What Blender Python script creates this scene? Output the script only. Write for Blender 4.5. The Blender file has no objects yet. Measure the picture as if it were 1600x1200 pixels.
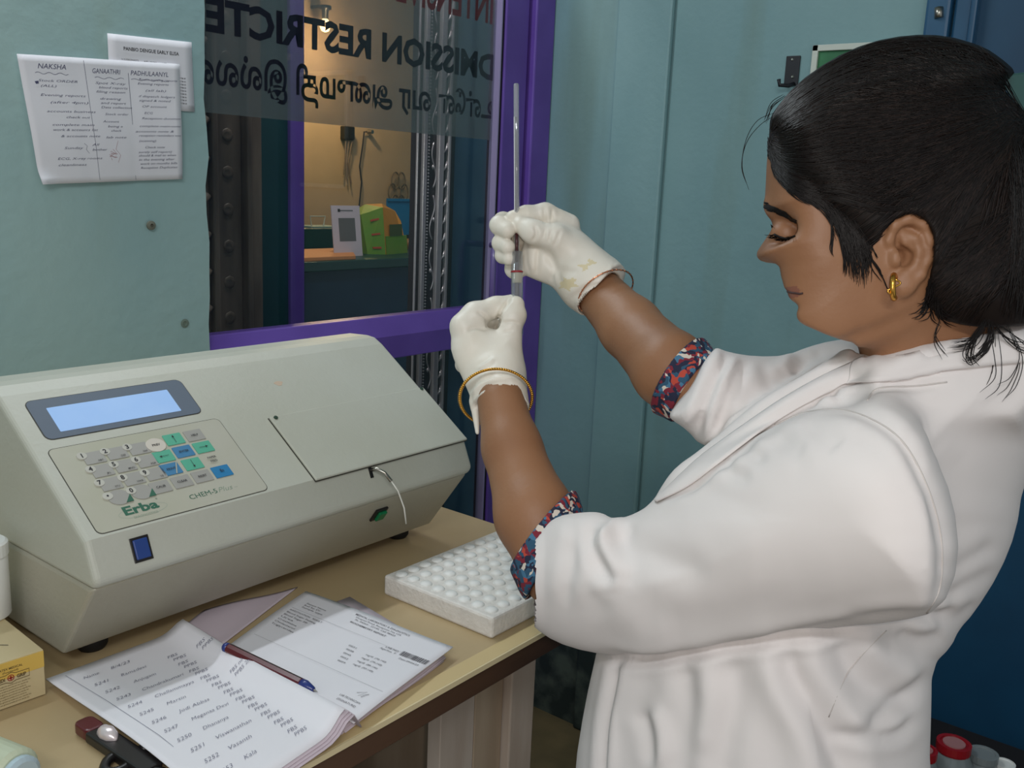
import bpy, bmesh, math, random
import numpy as np
from mathutils import Vector, Matrix
rnd = random.Random(7)
C = bpy.context.scene.collection
# ---------------- camera ----------------
F = 1500.0                       # focal length in pixels of the 1600x1200 frame
_d1 = np.array([1210, -260, F]); _dn = np.array([-320, 7150, F])
AX = _d1/np.linalg.norm(_d1); _z = _dn-_dn.dot(AX)*AX; AZ = -_z/np.linalg.norm(_z); AY = np.cross(AZ, AX)
R = np.array([AX, AY, AZ])       # world = R @ (right, down, forward)
CAM = np.array([0, 0, 1.43])
cd = bpy.data.cameras.new('camera'); cam = bpy.data.objects.new('camera', cd); C.objects.link(cam)
cd.sensor_width = 36; cd.lens = 36*F/1600; cd.clip_start = .02
m = Matrix([[R[i][0], -R[i][1], -R[i][2], CAM[i]] for i in range(3)]+[[0, 0, 0, 1]])
cam.matrix_world = m
bpy.context.scene.camera = cam
sc = bpy.context.scene
sc.view_settings.view_transform = 'Standard'; sc.view_settings.look = 'None'
sc.view_settings.gamma = 1; sc.view_settings.use_curve_mapping = False
sc.view_settings.exposure = 0.0
# ---------------- light ----------------
w = bpy.data.worlds.new('world'); sc.world = w; w.use_nodes = True
w.node_tree.nodes['Background'].inputs[0].default_value = (.80, .85, .88, 1)
w.node_tree.nodes['Background'].inputs[1].default_value = .45
def area(name, loc, target, sx, sy, power, col):
    l = bpy.data.lights.new(name, 'AREA'); l.shape = 'RECTANGLE'; l.size = sx; l.size_y = sy; l.energy = power; l.color = col
    o = bpy.data.objects.new(name, l); C.objects.link(o); o.location = loc
    o.rotation_euler = (Vector(target)-Vector(loc)).to_track_quat('-Z', 'Y').to_euler(); return o
# tube light high on the door wall, the room's second tube behind the photographer, and the phone's flash
area('tube_light_door_wall', (.75, 1.40, 2.45), (.75, .75, .9), 1.2, .05, 9, (.90, .96, 1))
area('tube_light_back', (-.9, -.5, 2.5), (1.0, .9, 1.0), 1.2, .12, 16, (.93, .97, 1))
area('camera_flash', tuple(CAM+R@np.array([.03, -.012, .0])), tuple(CAM+R@np.array([.03, 0, 1])), .03, .03, 1.8, (1, .89, .80))
pl = bpy.data.lights.new('corridor_bulb', 'POINT'); pl.energy = 16; pl.color = (1, .68, .36); pl.shadow_soft_size = .03
po = bpy.data.objects.new('corridor_bulb', pl); C.objects.link(po); po.location = (2.62, 3.55, 1.98)
area('corridor_fill_light', (1.5, 1.535, 2.3), (1.5, 2.0, 1.95), .8, .05, 9, (1, .95, .93))  # added fill, only there to brighten the jambs behind the glass
area('corridor_light', (2.2, 2.3, 2.7), (2.6, 3.4, 1), .8, .8, 13, (1, .86, .66))

# ---------------- helpers ----------------
def ray(px, py): return R@np.array([(px-800)/F, (py-600)/F, 1.0])
def onp(px, py, ax, val):
    r = ray(px, py); return CAM+r*((val-CAM[ax])/r[ax])
def at(px, py, d): return CAM+R@np.array([(px-800)/F*d, (py-600)/F*d, d])
def lin(c): return tuple((x/255/12.92 if x/255 <= .04045 else ((x/255+.055)/1.055)**2.4) for x in c)
def mat(name, col, rough=.6, metal=0, var=.0, vscale=8, col2=None, bump=0, bscale=60, emit=None, estr=0, coat=0, trans=0, alpha=1, spec=.5, stretch=None, sheen=0, detail=5, thresh=(.35, .65)):
    mt = bpy.data.materials.new(name); mt.use_nodes = True; nt = mt.node_tree; b = nt.nodes['Principled BSDF']
    c = lin(col); b.inputs['Base Color'].default_value = (*c, 1); b.inputs['Roughness'].default_value = rough; b.inputs['Metallic'].default_value = metal
    b.inputs['Coat Weight'].default_value = coat; b.inputs['Transmission Weight'].default_value = trans; b.inputs['Alpha'].default_value = alpha
    b.inputs['Specular IOR Level'].default_value = spec; b.inputs['Sheen Weight'].default_value = sheen
    tc = nt.nodes.new('ShaderNodeTexCoord'); mp = nt.nodes.new('ShaderNodeMapping'); nt.links.new(tc.outputs['Object'], mp.inputs[0])
    if stretch: mp.inputs['Scale'].default_value = stretch
    if col2 is not None:
        n = nt.nodes.new('ShaderNodeTexNoise'); n.inputs['Scale'].default_value = vscale; n.inputs['Detail'].default_value = detail; nt.links.new(mp.outputs[0], n.inputs['Vector'])
        r = nt.nodes.new('ShaderNodeValToRGB'); r.color_ramp.elements[0].position = thresh[0]; r.color_ramp.elements[1].position = thresh[1]
        r.color_ramp.elements[0].color = (*c, 1); r.color_ramp.elements[1].color = (*lin(col2), 1)
        nt.links.new(n.outputs['Fac'], r.inputs[0]); nt.links.new(r.outputs[0], b.inputs['Base Color'])
    if bump:
        n2 = nt.nodes.new('ShaderNodeTexNoise'); n2.inputs['Scale'].default_value = bscale; n2.inputs['Detail'].default_value = 4; nt.links.new(mp.outputs[0], n2.inputs['Vector'])
        bp = nt.nodes.new('ShaderNodeBump'); bp.inputs['Strength'].default_value = bump; bp.inputs['Distance'].default_value = .002
        nt.links.new(n2.outputs['Fac'], bp.inputs['Height']); nt.links.new(bp.outputs[0], b.inputs['Normal'])
    if emit: b.inputs['Emission Color'].default_value = (*lin(emit), 1); b.inputs['Emission Strength'].default_value = estr
    return mt
def obj(name, verts, faces, m, parent=None, smooth=False, bevel=0, seg=2, solid=0):
    me = bpy.data.meshes.new(name); me.from_pydata([tuple(map(float, v)) for v in verts], [], [tuple(f) for f in faces]); me.validate()
    if m: me.materials.append(m)
    o = bpy.data.objects.new(name, me); C.objects.link(o)
    bm = bmesh.new(); bm.from_mesh(me); bmesh.ops.remove_doubles(bm, verts=bm.verts, dist=1e-6)
    bmesh.ops.recalc_face_normals(bm, faces=bm.faces); bm.to_mesh(me); bm.free()
    if smooth:
        for p in me.polygons: p.use_smooth = True
    if solid: s = o.modifiers.new('s', 'SOLIDIFY'); s.thickness = solid; s.offset = 0
    if bevel: b = o.modifiers.new('b', 'BEVEL'); b.width = bevel; b.segments = seg; b.limit_method = 'ANGLE'; b.angle_limit = .6; b.harden_normals = False
    if parent:
        o.parent = parent; o.matrix_parent_inverse = parent.matrix_basis.inverted() if parent.parent is None else (parent.parent.matrix_basis).inverted()
    return o
def tag(o, label=None, cat=None, group=None, kind=None):
    if label: o['label'] = label
    if cat: o['category'] = cat
    if group: o['group'] = group
    if kind: o['kind'] = kind
    return o
def thing(name, label, cat, loc=(0, 0, 0), group=None):
    o = bpy.data.objects.new(name, None); C.objects.link(o); o.location = loc; o.empty_display_size = .02; return tag(o, label, cat, group)
def adopt(o, p):   # parent keeping world coordinates (parents are un-rotated empties or meshes at the origin)
    o.parent = p; T = Matrix.Translation(p.location) if p.type == 'EMPTY' else Matrix(); o.matrix_parent_inverse = T.inverted(); return o
def box(x0, x1, y0, y1, z0, z1):
    return [(x0, y0, z0), (x1, y0, z0), (x1, y1, z0), (x0, y1, z0), (x0, y0, z1), (x1, y0, z1), (x1, y1, z1), (x0, y1, z1)], [(0, 3, 2, 1), (4, 5, 6, 7), (0, 1, 5, 4), (1, 2, 6, 5), (2, 3, 7, 6), (3, 0, 4, 7)]
def bx(name, b, m, parent=None, bevel=0, kind=None, seg=2):
    v, f = box(*b); o = obj(name, v, f, m, parent, bevel=bevel, seg=seg)
    if kind: o['kind'] = kind
    return o
def merge(parts):
    V = []; Fc = []
    for v, f in parts:
        o = len(V); V += [tuple(x) for x in v]; Fc += [tuple(i+o for i in q) for q in f]
    return V, Fc
def basis(d):
    d = np.array(d, float); d /= np.linalg.norm(d); a = np.array([0, 0, 1.]) if abs(d[2]) < .9 else np.array([1., 0, 0])
    u = np.cross(d, a); u /= np.linalg.norm(u); return d, u, np.cross(d, u)
def tube(pts, rad, n=10, caps=True, closed=False):
    pts = [np.array(p, float) for p in pts]; V = []; Fc = []; N = len(pts)
    rs = rad if hasattr(rad, '__len__') else [rad]*N
    t0 = pts[1]-pts[0]; _, u, v = basis(t0)
    for i, p in enumerate(pts):
        if closed: t = pts[(i+1) % N]-pts[i-1]
        else: t = pts[min(i+1, N-1)]-pts[max(i-1, 0)]
        t /= (np.linalg.norm(t)+1e-12); u = u-u.dot(t)*t; u /= np.linalg.norm(u); v = np.cross(t, u)
        for k in range(n):
            a = 2*math.pi*k/n; V.append(p+rs[i]*(math.cos(a)*u+math.sin(a)*v))
    for i in range(N if closed else N-1):
        j = (i+1) % N
        for k in range(n): Fc.append((i*n+k, i*n+(k+1) % n, j*n+(k+1) % n, j*n+k))
    if caps and not closed: Fc += [tuple(range(n))[::-1], tuple((N-1)*n+k for k in range(n))]
    return V, Fc
def lathe(prof, c, n=20, axis=(0, 0, 1)):   # prof: (r, h) pairs along axis
    d, u, v = basis(axis); V = []; Fc = []; c = np.array(c, float)
    for r, h in prof:
        for k in range(n):
            a = 2*math.pi*k/n; V.append(c+d*h+max(r, 1e-5)*(math.cos(a)*u+math.sin(a)*v))
    for i in range(len(prof)-1):
        for k in range(n): Fc.append((i*n+k, i*n+(k+1) % n, (i+1)*n+(k+1) % n, (i+1)*n+k))
    Fc += [tuple(range(n))[::-1], tuple((len(prof)-1)*n+k for k in range(n))]
    return V, Fc
def text2d(s, h, align='LEFT', bold=0, shear=0, width=None, spacing=1.0):
    """flat outline mesh of a string; h is about the capital height; returns 2d verts and faces"""
    cu = bpy.data.curves.new('t', 'FONT'); cu.body = s; cu.size = h/.72; cu.align_x = align; cu.offset = bold*h; cu.shear = shear; cu.resolution_u = 2; cu.space_character = spacing
    o = bpy.data.objects.new('t', cu); C.objects.link(o); dg = bpy.context.evaluated_depsgraph_get()
    me = bpy.data.meshes.new_from_object(o.evaluated_get(dg)); v = np.array([(q.co.x, q.co.y) for q in me.vertices]).reshape(-1, 2); f = [tuple(p.vertices) for p in me.polygons]
    bpy.data.objects.remove(o); bpy.data.curves.remove(cu); bpy.data.meshes.remove(me)
    if width and len(v):
        x0, x1 = v[:, 0].min(), v[:, 0].max(); k = width/(x1-x0); v[:, 0] = (v[:, 0]-x0)*k
        if align == 'CENTER': v[:, 0] -= width/2
    return v, f
def put(parts, tmap):
    """parts: list of ((verts2d, faces), u, v, angle) -> 3d mesh through tmap(u, v)"""
    V = []; Fc = []
    for (v, f), u0, v0, a in parts:
        o = len(V); ca, sa = math.cos(a), math.sin(a)
        for x, y in v: V.append(tmap(u0+ca*x-sa*y, v0+sa*x+ca*y))
        Fc += [tuple(i+o for i in q) for q in f]
    return V, Fc
def strip2d(pts, wd):
    V = []; Fc = []; pts = [np.array(p, float) for p in pts]
    for i, p in enumerate(pts):
        t = pts[min(i+1, len(pts)-1)]-pts[max(i-1, 0)]; t /= np.linalg.norm(t)+1e-12; n = np.array([-t[1], t[0]])*wd/2; V += [p+n, p-n]
    for i in range(len(pts)-1): Fc.append((2*i, 2*i+1, 2*i+3, 2*i+2))
    return V, Fc
def scrawl(wd, h, seed, lw=.0004):
    """a handwritten word: looping pen line"""
    r = random.Random(seed); pts = []; x = 0; n = max(2, int(wd/(h*.75)))
    for i in range(n):
        a = h*r.choice([.55, .6, .7, 1.0, 1.05]); s = wd/n; lo = -h*.35 if r.random() < .15 else 0
        pts += [(x, h*.1), (x+s*.25, a), (x+s*.45, a*.8), (x+s*.35, lo), (x+s*.7, h*.08), (x+s*.9, h*r.uniform(.2, .5))]; x += s
    return strip2d(pts, lw)
def rrect(x0, x1, y0, y1, r, n=4):
    P = []
    for cx, cy, a0 in ((x1-r, y1-r, 0), (x0+r, y1-r, 90), (x0+r, y0+r, 180), (x1-r, y0+r, 270)):
        for k in range(n+1): a = math.radians(a0+90*k/n); P.append((cx+r*math.cos(a), cy+r*math.sin(a)))
    return P
def slab(poly, tmap3, h0, h1):
    """polygon (u, v) extruded between heights h0 and h1 through tmap3(u, v, h)"""
    n = len(poly); V = [tmap3(u, v, h0) for u, v in poly]+[tmap3(u, v, h1) for u, v in poly]
    return V, [tuple(range(n))[::-1], tuple(range(n, 2*n))]+[(i, (i+1) % n, n+(i+1) % n, n+i) for i in range(n)]

# ---------------- materials ----------------
def wall_mat(name, col, col2, col3, stain=None):
    mt = bpy.data.materials.new(name); mt.use_nodes = True; nt = mt.node_tree; b = nt.nodes['Principled BSDF']; b.inputs['Roughness'].default_value = .55
    tc = nt.nodes.new('ShaderNodeTexCoord')
    def noise(s, d, st=None):
        n = nt.nodes.new('ShaderNodeTexNoise'); n.inputs['Scale'].default_value = s; n.inputs['Detail'].default_value = d
        mp = nt.nodes.new('ShaderNodeMapping'); nt.links.new(tc.outputs['Object'], mp.inputs[0]); nt.links.new(mp.outputs[0], n.inputs['Vector'])
        if st: mp.inputs['Scale'].default_value = st
        return n
    def mix(f, a, bb):
        m = nt.nodes.new('ShaderNodeMix'); m.data_type = 'RGBA'; nt.links.new(f, m.inputs[0])
        for i, v in ((6, a), (7, bb)):
            if isinstance(v, tuple): m.inputs[i].default_value = (*lin(v), 1)
            else: nt.links.new(v, m.inputs[i])
        return m.outputs[2]
    def ramp(n, a, c):
        r = nt.nodes.new('ShaderNodeValToRGB'); r.color_ramp.elements[0].position = a; r.color_ramp.elements[1].position = c; nt.links.new(n.outputs['Fac'], r.inputs[0]); return r.outputs[0]
    c = mix(ramp(noise(3.5, 6, (1, 1, .5)), .35, .7), col, col2)
    c = mix(ramp(noise(2.2, 4, (2.5, 2.5, .35)), .55, .78), c, col3)
    if stain:   # damp, flaked paint close to the floor
        sx = nt.nodes.new('ShaderNodeSeparateXYZ'); nt.links.new(tc.outputs['Object'], sx.inputs[0])
        n = noise(9, 8); ma = nt.nodes.new('ShaderNodeMath'); ma.operation = 'MULTIPLY_ADD'; nt.links.new(n.outputs['Fac'], ma.inputs[0]); ma.inputs[1].default_value = .5; nt.links.new(sx.outputs['Z'], ma.inputs[2])
        r = nt.nodes.new('ShaderNodeValToRGB'); r.color_ramp.elements[0].position = .55; r.color_ramp.elements[0].color = (1, 1, 1, 1); r.color_ramp.elements[1].position = .72; r.color_ramp.elements[1].color = (0, 0, 0, 1); nt.links.new(ma.outputs[0], r.inputs[0])
        c2 = mix(ramp(noise(14, 8), .42, .62), stain[0], stain[1]); c = mix(r.outputs[0], c, c2)
    nt.links.new(c, b.inputs['Base Color'])
    bp = nt.nodes.new('ShaderNodeBump'); bp.inputs['Strength'].default_value = .25; bp.inputs['Distance'].default_value = .004; nt.links.new(noise(40, 6).outputs['Fac'], bp.inputs['Height']); nt.links.new(bp.outputs[0], b.inputs['Normal'])
    return mt
M = {}
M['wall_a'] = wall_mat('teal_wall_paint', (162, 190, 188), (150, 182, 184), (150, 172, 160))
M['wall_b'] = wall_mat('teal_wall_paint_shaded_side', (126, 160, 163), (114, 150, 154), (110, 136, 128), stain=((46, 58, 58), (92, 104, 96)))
M['ceiling'] = mat('ceiling_paint', (200, 205, 200), .9)
M['floor'] = mat('floor_stone', (128, 112, 78), .6, col2=(98, 86, 60), vscale=6, bump=.3)
M['purple'] = mat('purple_enamel', (110, 82, 174), .35, col2=(100, 72, 160), vscale=7, bump=.15, bscale=30)
M['rubber'] = mat('black_rubber', (18, 17, 18), .7)
M['blue_door'] = mat('blue_enamel', (20, 72, 104), .45, col2=(16, 60, 90), vscale=4, bump=.1)
M['blue_frame'] = mat('blue_frame_enamel', (40, 88, 122), .4, col2=(28, 72, 104), vscale=9, stretch=(1, 1, .3))
M['corridor_blue'] = mat('corridor_blue_paint', (66, 116, 146), .6, col2=(52, 100, 130), vscale=5)
M['cream'] = mat('cream_wall_paint', (198, 170, 136), .7, col2=(176, 152, 122), vscale=3)
M['carved'] = mat('carved_dark_wood', (124, 108, 96), .5, col2=(84, 72, 64), vscale=18, stretch=(1, 1, .2), bump=.8, bscale=45)
M['teal_dark'] = mat('dark_teal_panel', (26, 66, 70), .5)
M['chrome'] = mat('polished_steel', (232, 220, 222), .25, metal=.45)
M['wine'] = mat('wine_brown_inlay', (52, 30, 36), .4)
M['navy'] = mat('navy_laminate', (18, 52, 84), .45, col2=(14, 42, 70), vscale=3)
M['teal_lam'] = mat('teal_laminate_top', (24, 62, 60), .4)
M['white_paper'] = mat('white_paper', (226, 225, 231), .75, bump=.12, bscale=12)
M['pink_paper'] = mat('pinkish_paper_edge', (206, 192, 202), .8)
M['ink_blue'] = mat('blue_black_ink', (72, 74, 104), .7)
M['ink_black'] = mat('black_print', (40, 40, 44), .7)
M['ink_grey'] = mat('grey_print', (104, 104, 110), .7)
M['ink_hand'] = mat('thin_blue_grey_ink', (112, 114, 134), .7)
M['ink_red'] = mat('red_ink', (150, 60, 70), .7)
M['film_text'] = mat('maroon_vinyl', (40, 22, 38), .5)
M['film_red'] = mat('red_vinyl', (150, 34, 40), .5)
M['desk'] = mat('yellowed_laminate', (182, 161, 124), .42, col2=(172, 150, 112), vscale=5, bump=.08)
M['desk_band'] = mat('pale_edge_banding', (214, 198, 158), .5)
M['desk_edge'] = mat('dark_wood_edge', (84, 58, 38), .6, col2=(58, 38, 26), vscale=14, stretch=(.2, 1, 1), bump=.3)
M['leg_wood'] = mat('worn_cream_wood', (176, 158, 136), .7, col2=(150, 130, 108), vscale=14, stretch=(1, 1, .12), bump=.3)
M['leg_white'] = mat('worn_white_wood', (190, 178, 166), .7, col2=(160, 142, 126), vscale=16, stretch=(1, 1, .15), bump=.3)
M['dark_void'] = mat('near_black_shade', (14, 14, 20), .9)  # near-black; darkness under the desk and at the bench put into the colour
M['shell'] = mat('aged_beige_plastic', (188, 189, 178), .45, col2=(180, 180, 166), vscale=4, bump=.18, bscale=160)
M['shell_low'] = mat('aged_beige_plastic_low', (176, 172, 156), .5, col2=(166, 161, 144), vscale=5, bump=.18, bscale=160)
M['key_panel'] = mat('membrane_panel', (182, 180, 166), .35, col2=(174, 173, 154), vscale=9)
M['seam'] = mat('dark_seam', (66, 64, 56), .7)
M['lcd_frame'] = mat('lcd_bezel', (108, 118, 132), .15, coat=.5)
M['lcd'] = mat('lcd_screen', (150, 180, 220), .12, col2=(164, 190, 224), vscale=12, emit=(140, 176, 226), estr=.35)
M['key_grey'] = mat('grey_key', (158, 156, 150), .4)
M['key_green'] = mat('green_key', (84, 170, 142), .4)
M['key_blue'] = mat('blue_key', (62, 124, 166), .4)
M['key_blue2'] = mat('bright_blue_key', (38, 122, 172), .4)
M['sticker'] = mat('clear_bump_sticker', (196, 194, 184), .2, coat=.6)
M['logo_green'] = mat('dark_green_print', (42, 98, 76), .5)
M['switch_blue'] = mat('blue_switch', (36, 66, 132), .35)
M['green_btn'] = mat('green_button', (20, 110, 66), .3)
M['steel'] = mat('dull_steel', (176, 172, 162), .3, metal=1)
M['clear_tube'] = mat('milky_silicone', (224, 222, 212), .3)
M['foam'] = mat('white_polystyrene', (226, 222, 216), .85, col2=(216, 212, 206), vscale=90, bump=.5, bscale=240)
M['tube_white'] = mat('frosted_white_plastic', (228, 229, 226), .5)
M['carton'] = mat('pale_carton', (204, 188, 148), .6, col2=(194, 176, 136), vscale=6)
M['carton_yellow'] = mat('yellow_print', (212, 176, 84), .6)
M['carton_print'] = mat('brown_print', (92, 76, 44), .6)
M['red'] = mat('red_plastic', (150, 22, 32), .35)
M['dark_red'] = mat('dark_red_barrel', (86, 18, 28), .3, coat=.4)
M['pen_black'] = mat('black_stripe', (26, 18, 22), .3, coat=.4)
M['pen_blue'] = mat('blue_plastic', (36, 52, 120), .3, coat=.3)
M['black_plastic'] = mat('black_plastic', (26, 24, 24), .35)
M['jar'] = mat('cloudy_jar_plastic', (126, 134, 136), .3)
M['orange_wood'] = mat('orange_brown_wood', (150, 84, 44), .5, col2=(120, 62, 30), vscale=12, stretch=(1, 1, .2))
M['bag_green'] = mat('green_bag', (92, 146, 40), .6, col2=(120, 150, 48), vscale=10)
M['bag_orange'] = mat('orange_bag_side', (200, 138, 50), .6)
M['blue_chair'] = mat('bright_blue_plastic', (24, 116, 168), .4)
M['black_metal'] = mat('black_metal', (20, 22, 30), .5)
M['pic_green'] = mat('green_picture_print', (34, 98, 62), .5, col2=(50, 120, 76), vscale=20)
M['pic_frame'] = mat('cream_picture_frame', (200, 206, 196), .4)
M['gold'] = mat('gold', (212, 160, 72), .28, metal=1)

def glass_mat(name, tint, gloss, milky=0, rough=.0):
    mt = bpy.data.materials.new(name); mt.use_nodes = True; nt = mt.node_tree; nt.nodes.clear()
    out = nt.nodes.new('ShaderNodeOutputMaterial'); tr = nt.nodes.new('ShaderNodeBsdfTransparent'); tr.inputs[0].default_value = (*tint, 1)
    gl = nt.nodes.new('ShaderNodeBsdfGlossy'); gl.inputs['Roughness'].default_value = rough; gl.inputs[0].default_value = (.9, .95, 1, 1)
    lw = nt.nodes.new('ShaderNodeLayerWeight'); pw_ = nt.nodes.new('ShaderNodeMath'); pw_.operation = 'POWER'; nt.links.new(lw.outputs['Facing'], pw_.inputs[0]); pw_.inputs[1].default_value = 5
    fr = nt.nodes.new('ShaderNodeMath'); fr.operation = 'MULTIPLY_ADD'; nt.links.new(pw_.outputs[0], fr.inputs[0]); fr.inputs[1].default_value = .96; fr.inputs[2].default_value = .04; mx = nt.nodes.new('ShaderNodeMixShader')
    mu = nt.nodes.new('ShaderNodeMath'); mu.operation = 'MULTIPLY'; mu.inputs[1].default_value = gloss; nt.links.new(fr.outputs[0], mu.inputs[0]); nt.links.new(mu.outputs[0], mx.inputs[0])
    nt.links.new(tr.outputs[0], mx.inputs[1]); nt.links.new(gl.outputs[0], mx.inputs[2]); last = mx.outputs[0]
    if milky:
        df = nt.nodes.new('ShaderNodeBsdfDiffuse'); df.inputs[0].default_value = (.62, .62, .62, 1); m2 = nt.nodes.new('ShaderNodeMixShader'); m2.inputs[0].default_value = milky
        nt.links.new(last, m2.inputs[1]); nt.links.new(df.outputs[0], m2.inputs[2]); last = m2.outputs[0]
    nt.links.new(last, out.inputs[0]); return mt
M['glass'] = glass_mat('door_glass', (.80, .84, .84), 1.0)
M['film'] = glass_mat('frosted_film', (.74, .73, .74), .3, .28)

# ---------------- the room ----------------
YA, XB, YD = 1.47, 1.99, 1.49       # door wall, right wall, door plane
FZ, DT = 0.0, .93                    # floor, desk top
bx('floor', (-1.6, 4.6, -1.6, 5.2, -.06, 0), M['floor'], kind='structure')
bx('ceiling', (-1.6, 4.6, -1.6, 5.2, 2.9, 2.98), M['ceiling'], kind='structure')
# door wall with its slightly ragged painted edge beside the opening
ev = []; N = 60
for i in range(N+1):
    z = 2.9*i/N; xx = 1.0+.003*math.sin(z*31)+.002*math.sin(z*83+1)
    ev += [(-1.6, YA, z), (xx, YA, z), (xx, YA+.14, z), (-1.6, YA+.14, z)]
ef = []
for i in range(N):
    for k in range(4): a = 4*i+k; b_ = 4*i+(k+1) % 4; ef.append((a, b_, b_+4, a+4))
ef += [(0, 1, 2, 3), (4*N+3, 4*N+2, 4*N+1, 4*N)]
tag(obj('wall_left', ev, ef, M['wall_a']), kind='structure')
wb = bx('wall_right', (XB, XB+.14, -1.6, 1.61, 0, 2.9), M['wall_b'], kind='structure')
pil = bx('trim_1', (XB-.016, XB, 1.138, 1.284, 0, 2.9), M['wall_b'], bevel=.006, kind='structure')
# wall plug and dent
t = obj('wall_plug', *lathe([(.0075, 0), (.0075, .004), (.003, .005), (.003, .001)], (.888, YA-.003, 1.335), 14, (0, -1, 0)), mat('grey_plug', (110, 112, 100), .7)); tag(t, 'small grey wall plug in the teal wall below the notices', 'wall plug')
t = obj('wall_dent', *lathe([(.006, 0), (.008, .0015), (.004, .002), (.003, .0005)], (.948, YA-.001, 1.166), 12, (0, -1, 0)), mat('grey_chip', (112, 128, 118), .8)); tag(t, 'old screw chip in the teal wall just above the analyser', 'screw')

# ---------------- purple glazed door ----------------
door = thing('door_1', None, None, (1.5, YD, 0)); door['kind'] = 'structure'
RZ0, RZ1 = 1.045, 1.135
post = bx('door_frame', (1.915, XB-.001, YD-.02, YD+.06, 0, 2.9), M['purple'], bevel=.004)
stile = bx('door_stile', (1.818, 1.905, YD-.006, YD+.035, .04, 2.2), M['purple'], bevel=.004)
gap = bx('rubber_seal', (1.807, 1.818, YD, YD+.03, .04, 2.2), M['rubber'])
gap2 = bx('shadow_gap', (1.904, 1.916, YD+.005, YD+.05, .0, 2.3), M['rubber'])
lipb = bx('stile_lip', (1.803, 1.808, YD-.004, YD+.02, .04, 2.2), mat('pale_lilac_enamel', (150, 140, 178), .3), bevel=.001)
rv = [(1.001, YD-.022, RZ0), (1.001, YD-.022, RZ0+.05), (1.001, YD-.002, RZ1), (1.001, YD+.03, RZ1), (1.001, YD+.03, RZ0)]
rv2 = [(1.81, y, z) for _, y, z in rv]
rail = obj('door_rail', rv+rv2, [(4, 3, 2, 1, 0), (5, 6, 7, 8, 9)]+[(i, (i+1) % 5, 5+(i+1) % 5, 5+i) for i in range(5)], M['purple'], bevel=.002)
g1 = bx('glass_pane', (1.0, 1.81, YD+.012, YD+.016, RZ1, 2.2), M['glass'])
g2 = bx('glass_pane', (1.0, 1.81, YD+.012, YD+.016, .12, RZ0), M['glass'])
film = bx('frosted_film', (1.0, 1.81, YD+.0175, YD+.0185, 1.527, 2.2), M['film'])
br = bx('bottom_rail', (1.0, 1.81, YD-.01, YD+.03, .04, .12), M['purple'], bevel=.003)
hp = [(1.772, YD-.002, 1.282), (1.772, YD-.04, 1.282), (1.772, YD-.045, 1.275), (1.772, YD-.045, 1.14), (1.772, YD-.04, 1.133), (1.772, YD-.002, 1.133)]
hp = [(1.798, YD-.002, 1.281), (1.795, YD-.034, 1.281), (1.775, YD-.036, 1.281), (1.768, YD-.036, 1.272), (1.768, YD-.036, 1.145), (1.775, YD-.036, 1.136), (1.797, YD-.03, 1.136), (1.798, YD-.002, 1.136)]
hd = obj('door_handle', *tube(hp, .0075, 10), mat('purple_metal_handle', (112, 96, 156), .25, coat=.5), smooth=True)
kn = obj('lock_knob', *lathe([(.008, 0), (.009, .006), (.006, .012)], (1.80, YD-.004, 1.338), 14, (0, -1, 0)), M['black_metal'], smooth=True)
for o in (post, stile, gap, gap2, lipb, rail, g1, g2, film, br, hd, kn): adopt(o, door)
# lettering on the far side of the film, so it reads mirrored from this room
ty = YD+.0168
tp = lambda u, v: (u, ty, v)
def mirror(t): return (t[0]*np.array([-1, 1]), t[1])
def span(s, xl, xr, zb, h, bold=0):   # mirrored text filling x from xl to xr
    v, f = text2d(s, h, bold=bold, width=xr-xl); return ((v*np.array([-1, 1]), f), xr, zb, 0)
def pxx(px, z): return onp(px, 300, 1, YD)[0]
tam = [('\u0b89\u0bb3\u0bcd\u0bc7\u0bb3', 694, 790), ('\u0bb5\u0bb0', 632, 680), ('\u0b85\u0ba9\u0bc1\u0bae\u0ba4\u0bbf', 470, 622), ('\u0b87\u0bb2\u0bcd\u0bb2\u0bc8', 296, 458)]
tparts = []
def px2x(px, z):
    lo, hi = .3, 2.2
    for _ in range(40):
        mid = (lo+hi)/2; c = R.T@(np.array([mid, YD, z])-CAM); 
        if 800+F*c[0]/c[2] < px: lo = mid
        else: hi = mid
    return lo
for s, a, b_ in (('\u0b89\u0bb3\u0bcd\u0bc7\u0bb3', 694, 783), ('\u0bb5\u0bb0', 632, 682), ('\u0b85\u0ba9\u0bc1\u0bae\u0ba4\u0bbf', 472, 622), ('\u0b87\u0bb2\u0bcd\u0bb2\u0bc8', 300, 458)):
    tparts.append(span(s, px2x(a, 1.59), px2x(b_, 1.59), 1.577, .047, .035))
for s_ in tparts: o = obj('door_lettering', *put([s_], tp), M['film_text']); adopt(o, door)
for s_, a, b_ in (('ADMISSION', 606, 806), ('RESTRICTED', 282, 589)):
    o = obj('door_lettering', *put([span(s_, px2x(a, 1.68), px2x(b_, 1.68), 1.665, .055, .05)], tp), M['film_text']); adopt(o, door)
o = obj('door_lettering', *put([span('INTENSIVE CARE', 1.30, 1.795, 1.788, .07, .03)], tp), M['film_red']); adopt(o, door)

# ---------------- corridor behind the door ----------------
bx('wall_back', (-.2, 4.2, 3.85, 3.95, 0, 2.9), M['cream'], kind='structure')
bx('wall_corridor_right', (4.1, 4.2, 1.6, 3.85, 0, 2.9), M['corridor_blue'], kind='structure')
def pxy(px, y, z=1.4):
    lo, hi = .3, 6
    for _ in range(40):
        mid = (lo+hi)/2; c = R.T@(np.array([mid, y, z])-CAM)
        if 800+F*c[0]/c[2] < px: lo = mid
        else: hi = mid
    return lo
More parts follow.
